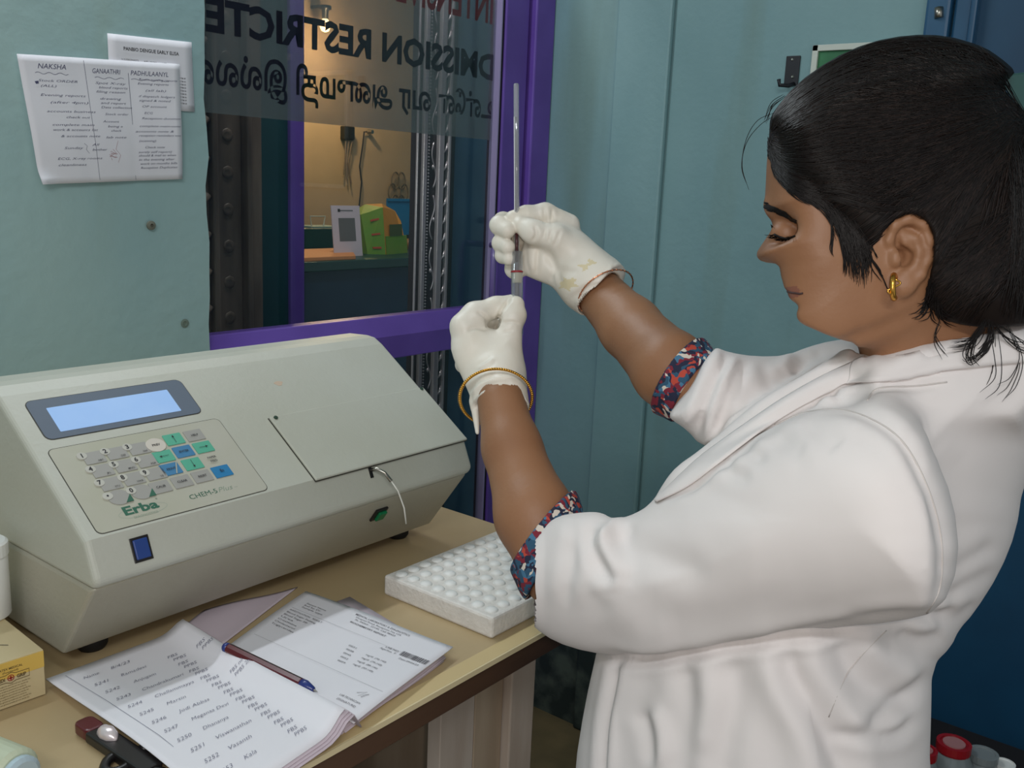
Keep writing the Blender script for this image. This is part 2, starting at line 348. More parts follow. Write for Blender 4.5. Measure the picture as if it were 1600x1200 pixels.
# carved dark door frame on the left, teal strip, purple jamb
cf = thing('carved_door_frame', 'dark carved wooden door frame standing behind the glass at the left', 'door frame', (pxy(350, 1.72), 1.72, 0))
xa, xb = pxy(296, 1.72), pxy(402, 1.72)
ws = [(0, .22, .015), (.22, .3, .03), (.3, .72, .01), (.72, .8, .03), (.8, 1, .018)]
for a, b_, d in ws: adopt(bx('moulding', (xa+(xb-xa)*a, xa+(xb-xa)*b_, 1.72-d, 1.76, 0, 2.9), M['carved'], bevel=.004), cf)
for k in range(26):
    z = .9+k*.075; V, Fc = lathe([(.001, 0), (.012, .004), (.016, .0), (.001, -.004)], (xa+(xb-xa)*.51, 1.712, z), 8, (0, -1, 0)); adopt(obj('carved_rosette', V, Fc, M['carved'], smooth=True), cf)
    V, Fc = tube([(xa+(xb-xa)*.03, 1.706, z), (xa+(xb-xa)*.19, 1.702, z+.03)], .008, 6); adopt(obj('rope_carving', V, Fc, M['carved'], smooth=True), cf)
tag(bx('trim_2', (xb, pxy(441, 1.8), 1.78, 1.82, 0, 2.9), M['teal_dark']), kind='structure')
tag(bx('trim_3', (pxy(441, 1.8), pxy(463, 1.8), 1.77, 1.83, 0, 2.9), M['purple'], bevel=.003), kind='structure')
# ornate steel strip and blue door leaf to the right
st = thing('ornate_steel_jamb', 'ornate polished steel jamb strip with scrollwork seen through the glass', 'door jamb', (pxy(670, 1.7), 1.7, 0))
xs = lambda px: pxy(px, 1.7, 1.3)
adopt(bx('backing', (xs(648), xs(703), 1.70, 1.72, 0, 2.9), M['wine']), st)
for a, b_, d in ((655, 661, .010), (678, 686, .012), (693, 697, .010), (647, 649, .006)): adopt(bx('steel_rib', (xs(a), xs(b_), 1.70-d, 1.701, 0, 2.9), M['chrome'], bevel=.003, seg=3), st)
V = []; zz = [.5+.008*k for k in range(220)]
bd = [lathe([(.0005, -.003), (.0035, 0), (.0005, .003)], (xs(665.5), 1.697, z), 6) for z in zz]
o = obj('bead_row', *merge(bd), M['chrome'], smooth=True); o['kind'] = 'stuff'; adopt(o, st)
for k in range(40):
    z = .55+.045*k; x0, x1 = xs(687.5), xs(693.5)
    o = obj('rope_twist', *tube([(x0, 1.697, z), ((x0+x1)/2, 1.692, z+.012), (x1, 1.697, z+.028)], [.001, .004, .001], 6), M['chrome'], smooth=True); adopt(o, st)
for k in range(14):
    z = .5+.13*k; xm = (xs(668)+xs(678))/2; hw = (xs(678)-xs(668))/2; s = 1 if k % 2 else -1
    pts = [(xm+s*hw*.85*math.sin(a*2.1)*(1-a*.12), 1.696, z+.11*a/2.9) for a in np.linspace(0, 2.9, 18)]
    o = obj('scroll', *tube(pts, .0018, 6), M['chrome'], smooth=True); adopt(o, st)
    o = obj('scroll_bud', *lathe([(.0005, -.006), (.004, 0), (.0005, .006)], (xm-s*hw*.3, 1.695, z+.05), 8), M['chrome'], smooth=True); adopt(o, st)
tag(bx('door_2', (xs(706), 2.35, 1.72, 1.76, 0, 2.9), M['corridor_blue']), kind='structure')
tag(bx('trim_4', (xs(703), xs(707), 1.70, 1.765, 0, 2.9), M['black_metal']), kind='structure')
# reception counter
ct = thing('reception_counter', 'navy reception counter with dark teal top in the next room', 'counter', (2.6, 2.9, 0))
adopt(bx('front_panel', (1.2, 4.0, 2.62, 2.66, 0, 1.10), M['navy']), ct)
adopt(bx('countertop', (1.2, 4.0, 2.58, 3.05, 1.10, 1.135), M['teal_lam'], bevel=.004), ct)
adopt(bx('raised_ledge', (1.2, pxy(528, 3.1), 3.05, 3.2, 1.135, 1.215), M['teal_lam'], bevel=.004), ct)
CT = 1.135
def xc(px, y): return pxy(px, y, 1.2)
t = thing('sign_stand', 'small white acrylic sign with a printed grey square on the counter', 'sign', (xc(543, 2.72), 2.72, CT))
x0, x1 = xc(522, 2.72), xc(566, 2.72)
def tilt(y0, k): return lambda u, v, h=0: (u, y0+v*k-h, CT+v)
tm = tilt(2.72, .12)
adopt(obj('sign_panel', *slab([(x0, 0), (x1, 0), (x1, .185), (x0, .185)], tm, 0, .004), mat('white_acrylic', (206, 196, 214), .4)), t)
adopt(obj('foot', *slab([(x0, 0), (x1, 0), (x1, .004), (x0, .004)], lambda u, v, h=0: (u, 2.72+h*15, CT+v), 0, .004), M['white_paper']), t)
pw = x1-x0
adopt(obj('printed_square', *slab([(x0+pw*.22, .055), (x1-pw*.2, .055), (x1-pw*.2, .14), (x0+pw*.22, .14)], tm, .004, .0046), M['ink_grey']), t)
adopt(obj('print_line', *slab([(x0+pw*.3, .165), (x1-pw*.25, .165), (x1-pw*.25, .169), (x0+pw*.3, .169)], tm, .004, .0046), M['ink_grey']), t)
adopt(obj('print_mark', *slab([(x0+pw*.22, .162), (x0+pw*.3, .162), (x0+pw*.3, .173), (x0+pw*.22, .173)], tm, .004, .0048), M['ink_black']), t)
t = thing('carry_bag', 'green and orange printed carry bag standing on the counter', 'bag', (xc(605, 2.85), 2.85, CT))
a0, a1, a2 = xc(575, 2.76), xc(603, 2.72), xc(633, 2.77)
hgt = .185
V, Fc = [(a0, 2.76, CT), (a1, 2.72, CT), (a1, 2.74, CT+hgt*.97), (a0, 2.80, CT+hgt*.80), (a0+.02, 2.95, CT), (a0+.02, 2.93, CT+hgt*.7), (a1+.02, 2.86, CT+hgt)], [(0, 1, 2, 3), (0, 3, 5, 4), (3, 2, 6, 5)]
adopt(obj('bag_side', V, Fc, M['bag_green'], solid=.003), t)
V, Fc = [(a1, 2.72, CT), (a2, 2.76, CT), (a2+.003, 2.80, CT+hgt*.66), (a2-.012, 2.82, CT+hgt*.88), (a1+.022, 2.77, CT+hgt*1.04), (a1, 2.74, CT+hgt*.97), (a2, 2.95, CT), (a2-.01, 2.93, CT+hgt*.75), (a1+.02, 2.86, CT+hgt)], [(0, 1, 2, 3, 4, 5), (1, 6, 7, 3, 2), (3, 7, 8, 4), (4, 8, 5)]
adopt(obj('bag_front', V, Fc, M['bag_orange'], solid=.003), t)
adopt(obj('bag_front', *slab([(a1+.001, 0), (a2-.001, 0), (a2-.001, hgt*.38), (a1+.001, hgt*.38)], lambda u, v, h=0: (u, 2.717+(u-a1)/(a2-a1)*.04+v*.1-h, CT+v), .0, .003), M['bag_green']), t)
adopt(obj('label', *slab([(a1+.03, hgt*.38), (a2-.035, hgt*.38), (a2-.035, hgt*.62), (a1+.03, hgt*.62)], lambda u, v, h=0: (u, 2.717+(u-a1)/(a2-a1)*.04+v*.1-h, CT+v), .003, .005), mat('bag_emblem', (70, 84, 40), .6)), t)
for q in (.12, .48, .86): adopt(obj('red_print', *slab([(a0+.015, hgt*q*.75+.005), (a1-.015, hgt*q*.8+.005), (a1-.015, hgt*q*.8+.012), (a0+.015, hgt*q*.75+.012)], lambda u, v, h=0: (u, 2.757-(u-a0)/(a1-a0)*.04+v*.15-h, CT+v), .001, .004), mat('bag_red', (170, 70, 40), .6)), t)
t = thing('blue_board', 'bright blue plastic board leaning behind the green bag', 'board', (xc(625, 3.0), 3.0, CT))
u0, u1 = xc(600, 3.02), xc(648, 3.02)
adopt(obj('panel', *slab(rrect(u0, u1, 0, .205, .01), lambda u, v, h=0: (u, 3.0-h+v*.05, CT+v), 0, .008), M['blue_chair']), t)
adopt(obj('edge_rim', *slab([(u0, .196), (u1, .196), (u1, .207), (u0, .207)], lambda u, v, h=0: (u, 2.998-h+v*.05, CT+v), 0, .013), M['blue_chair']), t)
t = obj('manila_folder', *slab([(xc(463, 2.6), 2.60), (xc(556, 2.6), 2.60), (xc(548, 2.9), 2.9), (xc(470, 2.9), 2.9)], lambda u, v, h=0: (u, v, CT+h), 0, .014), mat('orange_manila', (216, 146, 96), .7), bevel=.002); tag(t, 'flat orange manila folder on the left of the counter', 'folder')
t = obj('pale_leaflet', *slab([(xc(556, 2.68), 0), (xc(576, 2.68), 0), (xc(577, 2.68), .07), (xc(560, 2.68), .072)], lambda u, v, h=0: (u, 2.745+v*.2-h, CT+v+.001), 0, .002), mat('pale_green_paper', (176, 200, 196), .7)); tag(t, 'pale green leaflet between sign and bag on the counter', 'leaflet')
t = thing('paper_tray', 'small wire tray on the raised ledge behind the counter', 'tray', (xc(492, 3.1), 3.1, 1.215))
q0, q1 = xc(482, 3.1), xc(500, 3.1)
adopt(obj('wire_frame', *tube([(q0, 3.08, 1.218), (q0-.008, 3.08, 1.262), (q1+.01, 3.08, 1.262), (q1, 3.08, 1.218)], .003, 6), M['pic_frame']), t)
adopt(bx('tray_base', (q0, xc(527, 3.1), 3.07, 3.18, 1.215, 1.221), mat('pale_teal_plastic', (130, 160, 156), .5)), t)
t = thing('small_bottle', 'small amber bottle beside the bag on the counter', 'bottle', (xc(640, 2.9), 2.9, CT))
adopt(obj('body', *lathe([(.02, 0), (.021, .03), (.012, .045)], (xc(639, 2.9), 2.9, CT), 14), mat('amber', (150, 110, 60), .4), smooth=True), t)
adopt(obj('cap', *lathe([(.011, .045), (.011, .06)], (xc(639, 2.9), 2.9, CT), 14), M['black_plastic']), t)
# things on the cream wall
t = thing('wall_socket', 'dark switch box on the cream wall with hanging wires', 'socket', (pxy(541, 3.84, 1.75), 3.84, 1.75))
P = onp(541, 208, 1, 3.84); adopt(bx('box', (P[0]-.034, P[0]+.034, 3.81, 3.85, P[2]-.034, P[2]+.034), M['black_plastic'], bevel=.006), t)
for dx in (-.02, .0, .022): adopt(obj('wire', *tube([(P[0]+dx, 3.82, P[2]-.04), (P[0]+dx*.6-.01, 3.825, P[2]-.15), (P[0]+dx*1.2, 3.83, P[2]-.23-dx)], .004, 6), mat('grey_wire', (120, 104, 88), .6)), t)
t = thing('wall_cable', 'thin black cable hanging down the cream wall from a small clamp', 'cable', (P[0]+.1, 3.84, 1.7))
A_ = [onp(x, y, 1, 3.835) for x, y in ((576, 206), (569, 206), (567, 225), (562, 260), (565, 285), (561, 325), (560, 360))]
adopt(obj('cord', *tube(A_, .004, 6), M['black_plastic']), t); adopt(obj('clamp', *lathe([(.014, 0), (.01, .03)], A_[0], 10, (0, -1, 0)), M['steel']), t)
t = thing('wall_ornament', 'grey metal wall ornament on the cream wall beside the steel jamb', 'ornament', tuple(onp(622, 300, 1, 3.84)))
Q = onp(622, 300, 1, 3.835)
for k in range(6):
    a = k*math.pi/3; c = Q+np.array([.045*math.cos(a), 0, .07*math.sin(a)])
    adopt(obj('ring', *tube([c+np.array([.03*math.cos(b), 0, .045*math.sin(b)]) for b in np.linspace(0, 2*math.pi, 16)[:-1]], .004, 6, closed=True), mat('grey_motif', (110, 96, 76), .6)), t)
b = thing('light_bulb', 'glowing warm bulb in a holder on the cream wall', 'lamp', tuple(onp(508, 38, 1, 3.75)))
Bc = onp(508, 40, 1, 3.75)
adopt(obj('bulb_glass', *lathe([(.004, -.03), (.018, -.024), (.026, -.004), (.022, .015), (.011, .034)], Bc, 16), mat('bulb_glow', (255, 220, 170), .4, emit=(255, 205, 140), estr=14), smooth=True), b)
adopt(obj('bulb_holder', *lathe([(.015, .03), (.017, .07), (.03, .075), (.03, .09)], Bc, 16), M['black_plastic'], smooth=True), b)
adopt(obj('wall_bracket', *tube([Bc+np.array([0, 0, .085]), Bc+np.array([0, .05, .09]), Bc+np.array([0, .101, .09])], .008, 8), M['black_plastic'], smooth=True), b)
po.location = tuple(onp(528, 78, 1, 3.62))

# ---------------- right wall things ----------------
t = thing('coat_hook', 'black metal coat hook on the teal wall beside the head', 'hook', (XB, .85, 1.67))
def xb(px, py, off=0): return onp(px, py, 0, XB-off)
a, b_ = xb(1230, 88), xb(1247, 134)
adopt(bx('plate', (XB-.004, XB, min(a[1], b_[1]), max(a[1], b_[1]), b_[2], a[2]), M['black_metal'], bevel=.001), t)
hk = [xb(1240, 131, .004), xb(1232, 134, .02), xb(1218, 133, .03), xb(1217, 124, .03)]
adopt(obj('hook_arm', *tube(hk, .0042, 8), M['black_metal'], smooth=True), t)
for y in (93, 120): adopt(obj('screw', *lathe([(.0035, 0), (.002, .002)], xb(1238, y, .004), 10, (-1, 0, 0)), M['steel']), t)
t = thing('wall_picture', 'green printed picture in cream frame partly behind the hair', 'picture', (XB, .7, 1.6))
a = xb(1274, 72); y0, y1, z1, z0 = a[1]-.30, a[1], a[2], a[2]-.34
for bb in ((y0, y1, z1-.012, z1), (y0, y1, z0, z0+.012), (y0, y0+.012, z0, z1), (y1-.012, y1, z0, z1)): adopt(bx('frame_bar', (XB-.014, XB-.001, *bb), M['pic_frame'], bevel=.001), t)
adopt(bx('print', (XB-.008, XB-.001, y0+.01, y1-.01, z0+.01, z1-.01), M['pic_green']), t)
d3 = thing('door_3', None, None, (XB, .1, 0)); d3['kind'] = 'structure'
yd = .591
adopt(bx('frame_post', (XB-.03, XB-.001, yd-.045, yd, 0, 2.2), M['blue_frame'], bevel=.006), d3)
adopt(bx('frame_post', (XB-.018, XB-.001, yd-.082, yd-.047, 0, 2.2), M['blue_frame'], bevel=.006), d3)
adopt(bx('frame_post', (XB-.034, XB-.001, yd-.092, yd-.080, 0, 2.2), M['blue_frame'], bevel=.004), d3)
adopt(bx('door_leaf', (XB-.010, XB-.001, yd-1.0, yd-.092, 0, 2.2), M['blue_door']), d3)
adopt(bx('frame_header', (XB-.03, XB-.001, yd-1.0, yd, 2.2, 2.28), M['blue_frame'], bevel=.006), d3)
adopt(obj('latch', *tube([xb(1467, 12, .03), xb(1467, 28, .032)], .008, 8), M['steel'], smooth=True), d3)

# ---------------- desk ----------------
desk = thing('desk', 'laminate topped wooden desk with dark worn edge under the analyser', 'desk', (.6, .9, 0))
DX0, DX1, DY0, DY1 = -.35, 1.064, .587, 1.44
adopt(bx('desk_top', (DX0, DX1, DY0+.001, DY1, DT-.005, DT), M['desk'], bevel=.001), desk)
adopt(bx('top_board', (DX0, DX1-.002, DY0+.002, DY1, DT-.032, DT-.005), M['desk_edge'], bevel=.001), desk)
adopt(bx('edge_banding', (DX0, DX1, DY0-.001, DY0+.001, DT-.0055, DT+.0004), M['desk_band']), desk)
adopt(bx('edge_sheet', (DX0, DX1, DY0+.001, DY0+.021, DT, DT+.0006), mat('lit_laminate_strip', (204, 182, 134), .45), bevel=.0002), desk)  # sheet edge along the front; the light on it is in the paler colour
LY = .66
def ly(px, py): return onp(px, py, 1, LY)[0]
e0, e1, e2, e3 = ly(691, 1060), ly(741, 1150), ly(786, 1110), .99
adopt(bx('leg_plank', (e0, e1-.0015, LY, LY+.02, 0, DT-.032), M['leg_white'], bevel=.001), desk)
adopt(bx('leg_plank', (e1, e2-.0015, LY, LY+.02, 0, DT-.032), M['leg_wood'], bevel=.001), desk)
adopt(bx('leg_post', (e2, ly(822, 1110), LY-.012, LY+.05, 0, DT-.032), M['leg_white'], bevel=.002), desk)
adopt(bx('side_panel', (e2+.01, e2+.025, LY+.05, 1.40, 0, DT-.032), M['leg_wood']), desk)
adopt(bx('leg_plank', (-.30, -.22, LY, LY+.02, 0, DT-.032), M['leg_white'], bevel=.001), desk)
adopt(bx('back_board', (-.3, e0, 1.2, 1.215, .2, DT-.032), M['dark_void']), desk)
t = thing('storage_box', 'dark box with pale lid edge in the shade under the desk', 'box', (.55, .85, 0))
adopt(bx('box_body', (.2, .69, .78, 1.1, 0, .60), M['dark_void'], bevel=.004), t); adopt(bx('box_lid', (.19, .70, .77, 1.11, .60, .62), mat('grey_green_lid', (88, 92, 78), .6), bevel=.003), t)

# ---------------- chemistry analyser ----------------
MX0, MX1 = .4235, .962; DZ = .18
prof = [(.886, .768), (.812, .868), (.828, .905), (.99, 1.015), (1.005, 1.0225), (1.020, 1.024), (1.055, 1.022), (1.075, 1.008), (1.13, .90), (1.13, .768)]
prof = [(y, z+DZ) for y, z in prof]
an = thing('chemistry_analyser', 'beige bench chemistry analyser with keypad, screen and sample lid', 'analyser', ((MX0+MX1)/2, .95, DT))
def prism(pr, x0, x1): n = len(pr); return [(x0, y, z) for y, z in pr]+[(x1, y, z) for y, z in pr], [tuple(range(n)), tuple(range(n, 2*n))[::-1]]+[(i, n+i, n+(i+1) % n, (i+1) % n) for i in range(n)]
sy, sz = prof[1][0]+.1*(prof[0][0]-prof[1][0]), prof[1][1]+.1*(prof[0][1]-prof[1][1])
up = [(sy, sz)]+prof[1:9]+[(1.13, sz)]
lowp = [(prof[0][0]+.001, prof[0][1]), (sy+.0016, sz), (1.129, sz), (1.129, prof[-1][1])]
adopt(obj('upper_housing', *prism(up, MX0, MX1), M['shell'], bevel=.006, seg=4, smooth=False), an)
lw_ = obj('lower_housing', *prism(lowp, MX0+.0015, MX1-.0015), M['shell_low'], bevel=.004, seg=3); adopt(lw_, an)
for fx, fy in ((.47, .915), (.925, .918), (.47, 1.09), (.925, 1.09)):
    adopt(obj('foot', *lathe([(.013, 0), (.016, .004), (.017, .019)], (fx, fy, DT), 18), M['rubber'], smooth=True), an)
P0 = np.array([0, .828, .905+DZ]); vv = np.array([0, .162, .110]); vv /= np.linalg.norm(vv); nn = np.cross([1, 0, 0], vv)
def SP(u, v, h=0): return np.array([u, 0, 0])+P0+vv*v+nn*h
def sslab(name, poly, h0, h1, m, parent=an, bevel=0):
    return adopt(obj(name, *slab(poly, SP, h0, h1), m, bevel=bevel), parent)
def ring(poly_o, poly_i, h0, h1):
    n = len(poly_o); V = [SP(u, v, h1) for u, v in poly_o]+[SP(u, v, h1) for u, v in poly_i]+[SP(u, v, h0) for u, v in poly_o]+[SP(u, v, h0) for u, v in poly_i]; Fc = []
    for i in range(n):
        j = (i+1) % n; Fc += [(i, j, n+j, n+i), (2*n+i, 2*n+j, j, i), (n+i, n+j, 3*n+j, 3*n+i)]
    return V, Fc
# screen
sslab('screen_bezel', rrect(.4445, .6230, .1285, .1835, .007), 0, .0007, M['lcd_frame'])
sslab('screen_gasket', rrect(.4435, .6240, .1275, .1845, .008), 0, .0003, M['seam'])
sslab('screen', rrect(.4615, .6000, .1360, .1705, .001), .0007, .001, M['lcd'])
# keypad
kp = sslab('keypad_panel', rrect(.4385, .6355, .0035, .1155, .006), 0, .0006, M['key_panel'])
sslab('keypad_gasket', rrect(.4377, .6363, .0027, .1163, .0065), 0, .0003, M['seam'])
cx = [.4771, .5016, .5262]; rowv = [.0945, .0763, .0578, .0395]
prt = []; prg = []
def key(u, v, m, label, w_=.0108, h_=.0078, hh=.0014, round_=False):
    if round_: poly = [(u+w_*1.05*math.cos(a), v+w_*.92*math.sin(a)) for a in np.linspace(0, 2*math.pi, 21)[:-1]]
    else: poly = rrect(u-w_, u+w_, v-h_, v+h_, .0008, 2)
    k = adopt(obj('key', *slab(poly, SP, .0006, hh), m, bevel=.0002), an)
    return k
def num(s, u, v):
    adopt(obj('key_sticker', *slab([(u+.0052*math.cos(a), v+.0046*math.sin(a)) for a in np.linspace(0, 2*math.pi, 19)[:-1]], SP, .0006, .0018), M['sticker']), an)
    prt.append((text2d(s, .0055, 'CENTER', .04), u, v-.0026, 0))
for r_ in range(3):
    for c_ in range(3):
        key(cx[c_], rowv[r_]+.0, M['key_grey'], '')
        num(str(r_*3+c_+1), .4663+.0245*c_+.0003*r_, .0993-.0187*r_)
        prt.append((text2d(['ABC', 'DEF', 'GHI', 'JKL', 'MNO', 'PQR', 'STU', 'VWX', 'YZ'][r_*3+c_], .0022, 'CENTER', .01), cx[c_]+.0045, rowv[r_]-.0062, 0))
for c_, s in ((0, '\u2022'), (1, '0')):
    adopt(obj('clear_dome', *slab([(cx[c_]+.0115*math.cos(a), rowv[3]+.0095*math.sin(a)) for a in np.linspace(0, 2*math.pi, 21)[:-1]], SP, .0006, .0013), M['key_grey']), an)
    num(s, .4668+.0248*c_, .0437)
    adopt(obj('green_corner', *slab([(cx[c_]+.0035, rowv[3]-.0085), (cx[c_]+.0115, rowv[3]-.0085), (cx[c_]+.0115, rowv[3]+.001)], SP, .0013, .0017), M['logo_green']), an)
key(.5459, .0943, mat('cream_key', (206, 198, 186), .35), 'PREV', .0105, round_=True, hh=.0019)
for u, v, m, s, hgt_ in ((.5694, .0977, 'key_green', '\u2191', 0), (.5946, .0975, 'key_grey', 'HELP', 0), (.5464, .0775, 'key_green', '\u2190', 0), (.5707, .0786, 'key_blue', 'ENTER', 0), (.5955, .0788, 'key_green', '\u2192', 0), (.5450, .0592, 'key_blue', 'PRINT', 0), (.5712, .0596, 'key_green', '\u2193', 0), (.5960, .0602, None, 'PAPER', 0), (.5225, .0398, 'key_grey', 'CALIB', 0), (.5475, .0403, 'key_grey', 'CLEAR', 0), (.5722, .0408, 'key_grey', 'RESET', 0), (.5972, .0412, 'key_blue2', 'fn', 0)):
    if m: key(u, v, M[m], s)
    if s in '\u2191\u2190\u2192\u2193':
        d = {'\u2191': (0, 1), '\u2190': (-1, 0), '\u2192': (1, 0), '\u2193': (0, -1)}[s]; d = np.array(d, float); q = np.array([-d[1], d[0]]); L = .0055
        sh = strip2d([(-d*L), (d*L*.6)], .0005); hd_ = ([d*L, d*L*.45+q*.0014, d*L*.45-q*.0014], [(0, 1, 2)])
        prt += [(sh, u, v, 0), (hd_, u, v, 0)]
    else:
        prt.append((text2d(s, .0028 if s != 'fn' else .0045, 'CENTER', .02), u, v-(.0014 if s != 'PAPER' else -.0008), 0))
prt.append((text2d('FEED', .0028, 'CENTER', .02), .596, .0556, 0)); prt.append((text2d('PREV', .003, 'CENTER', .03), .5459, .0928, 0))
o = obj('key_lettering', *put(prt, lambda u, v: SP(u, v, .0021)), M['ink_black']); adopt(o, an)
adopt(obj('clear_slash', *put([(strip2d([(.5475, .0515), (.5545, .0665)], .0012), 0, 0, 0)], lambda u, v: SP(u, v, .00215)), M['key_panel']), an)
oval = [(.492+.026*math.cos(a), .0175+.0068*math.sin(a)) for a in np.linspace(0, 2*math.pi, 40)[:-1]]
pale_print = mat('pale_grey_green_print', (132, 150, 132), .5)
for nm, (v, f), u_, v_, m_ in (('maker_lettering', text2d('Erba', .0105, 'LEFT', .05, width=.037), .4725, .0165, M['logo_green']), ('model_lettering', text2d('CHEM-5', .0062, width=.033), .5445, .0155, M['logo_green']), ('model_lettering', text2d('Plus', .0066, 'LEFT', -.01, .35, width=.018), .579, .0155, pale_print), ('trade_mark', text2d('\u00ae', .002), .510, .0262, M['logo_green']), ('model_lettering', text2d('PLUS', .0012), .599, .0165, pale_print), ('maker_lettering', text2d('DIAGNOSTICS', .0026, 'CENTER', width=.026), .492, .0105, pale_print)):
    adopt(obj(nm, *put([((v, f), u_, v_, 0)], lambda u, v: SP(u, v, .0008)), m_), an)
adopt(obj('logo_oval', *put([(strip2d(oval+[oval[0]], .0006), 0, 0, 0)], lambda u, v: SP(u, v, .0007)), mat('pale_oval_print', (160, 166, 150), .5)), an)
# sample lid
lid = sslab('sample_lid', [(.6975, -.003), (.9615, -.003), (.9615, .1005), (.6975, .1005)], .0003, .0035, M['shell'], bevel=.0012)
sslab('lid_seam', [(.6967, -.0038), (.9615, -.0038), (.9615, .1012), (.6967, .1012)], 0, .0004, M['seam'])
for u in (.7048, .956): adopt(obj('lid_screw', *lathe([(.0028, 0), (.0026, .0012), (.001, .0013)], SP(u, .0975, .0035), 12, nn), mat('green_grey_screw', (62, 84, 70), .4, metal=.5), smooth=False), an)
# front band: blue power switch, slot with aspiration tube; green start button below the ridge
q0, q1 = np.array([0, .812, .868+DZ]), np.array([0, .828, .905+DZ]); bv = (q1-q0)/np.linalg.norm(q1-q0); bn = np.cross([1, 0, 0], bv)
def BP(u, v, h=0): return np.array([u, 0, 0])+q0+bv*v+bn*h
adopt(obj('switch_bezel', *slab([(.465, .007), (.4845, .007), (.4845, .0315), (.465, .0315)], BP, 0, .0015), M['black_plastic'], bevel=.0004), an)
adopt(obj('power_switch', *slab([(.4672, .0095), (.4823, .0095), (.4823, .029), (.4672, .029)], BP, .0005, .003), M['switch_blue'], bevel=.001), an)
adopt(obj('aspirator_slot', *slab([(.7805, .024), (.7855, .024), (.7855, .043), (.7805, .043)], BP, 0, .0006), M['black_plastic']), an)
nz = [BP(.784, .034, .0), BP(.787, .033, .008), BP(.792, .026, .014), BP(.797, .014, .016)]
adopt(obj('aspirator_nozzle', *tube(nz, .0022, 10), M['steel'], smooth=True), an)
fl = [BP(.797, .014, .016), BP(.803, .0, .0165), BP(.8095, -.022, .012), BP(.813, -.042, .004)]
adopt(obj('aspirator_tubing', *tube(fl, .001, 8), M['clear_tube'], smooth=True), an)
u0_, u1_ = np.array([0, .886, .768+DZ]), q0; uv = (u1_-u0_)/np.linalg.norm(u1_-u0_); un = np.cross([1, 0, 0], uv)
def UP(u, v, h=0): return np.array([u, 0, 0])+u0_+uv*v+un*h
adopt(obj('button_bezel', *slab([(.801, .070), (.821, .070), (.821, .091), (.801, .091)], UP, -.001, .002), M['black_plastic'], bevel=.0004), an)
adopt(obj('start_button', *slab([(.8065, .072), (.8195, .072), (.8195, .0865), (.8065, .0865)], UP, .001, .0055), M['green_btn'], bevel=.001), an)
adopt(obj('housing_stain', *slab([(.747+.006*math.cos(a)*(1+.3*math.sin(3*a)), .153+.004*math.sin(a)) for a in np.linspace(0, 2*math.pi, 15)[:-1]], SP, 0, .0002), mat('faint_rust_stain', (196, 174, 152), .6)), an)

# ---------------- notices on the wall ----------------
def sheetmesh(c4, nx, ny, hf=lambda u, v: 0., n=(0, 0, 1)):
    c4 = [np.array(c, float) for c in c4]; n = np.array(n, float)
    def mp(u, v, h=0.): return (c4[0]*(1-u)+c4[1]*u)*(1-v)+(c4[3]*(1-u)+c4[2]*u)*v+n*(hf(u, v)+h)
    V = [mp(i/nx, j/ny) for j in range(ny+1) for i in range(nx+1)]
    Fc = [(j*(nx+1)+i, j*(nx+1)+i+1, (j+1)*(nx+1)+i+1, (j+1)*(nx+1)+i) for j in range(ny) for i in range(nx)]
    return (V, Fc), mp
def wp(px, py, off=.002): return onp(px, py, 1, YA-off)
nA = (0, -1, 0)
(sv, sf), mpB = sheetmesh([wp(172, 165, .003), wp(304, 175, .003), wp(300, 66, .003), wp(167, 52, .003)], 10, 10, lambda u, v: .0015*math.sin(3*u+2*v), nA)
t = tag(obj('printed_notice', sv, sf, M['white_paper'], smooth=True, solid=.0008), 'white printed dengue test notice half covered on the teal wall', 'notice')
pr = lambda L, mp, ar, h: put([(a, 0, 0, 0) for a in L], lambda u, v: mp(u, v, h))
def trow(s, u, v, wd, h, asp, bold=0, shear=0):
    a, f = text2d(s, 1, bold=bold, shear=shear); x0, x1 = a[:, 0].min(), a[:, 0].max(); a = a.copy(); a[:, 0] = u+(a[:, 0]-x0)/(x1-x0)*wd; a[:, 1] = v+a[:, 1]*h; return (a, f), 0, 0, 0
pts = [trow('PANBIO DENGUE EARLY ELISA', .17, .79, .66, .05, 1, .02), trow('for IN VITRO DIAGNOSTIC', .14, .655, .2, .02, 1), trow('IVD', .40, .64, .05, .03, 1), trow('REAGENT', .47, .65, .08, .02, 1), trow('LOT', .62, .64, .05, .03, 1), trow('DATE', .73, .645, .06, .02, 1)]
for k in range(9): pts.append(trow('TEST ITEM  00'+str(k), .80, .46-.045*k, .10, .022, 1, .01))
o = adopt(obj('printing', *put(pts, lambda u, v: mpB(u, v, .0012)), M['ink_black']), t)
(sv, sf), mpA = sheetmesh([wp(62, 288, .009), wp(285, 280, .009), wp(281, 100, .009), wp(27, 84, .009)], 24, 20, lambda u, v: .002*math.sin(6.3*u)+.0015*math.sin(5*v)+(.010 if u+v < .12 else 0)*(1-(u+v)/.12)-.0015*math.exp(-((u-.34)/.02)**2)-.0015*math.exp(-((u-.66)/.02)**2), nA)
t = tag(obj('handwritten_notice', sv, sf, M['white_paper'], smooth=True, solid=.0008), 'handwritten three column duty notice taped on the teal wall', 'notice')
L = [trow('NAKSHA', .10, .90, .16, .04, 1, 0, .3), trow('GANAATHRI', .42, .885, .18, .04, 1, 0, .2), trow('PADHULAANYL', .67, .885, .25, .04, 1, 0, .2)]
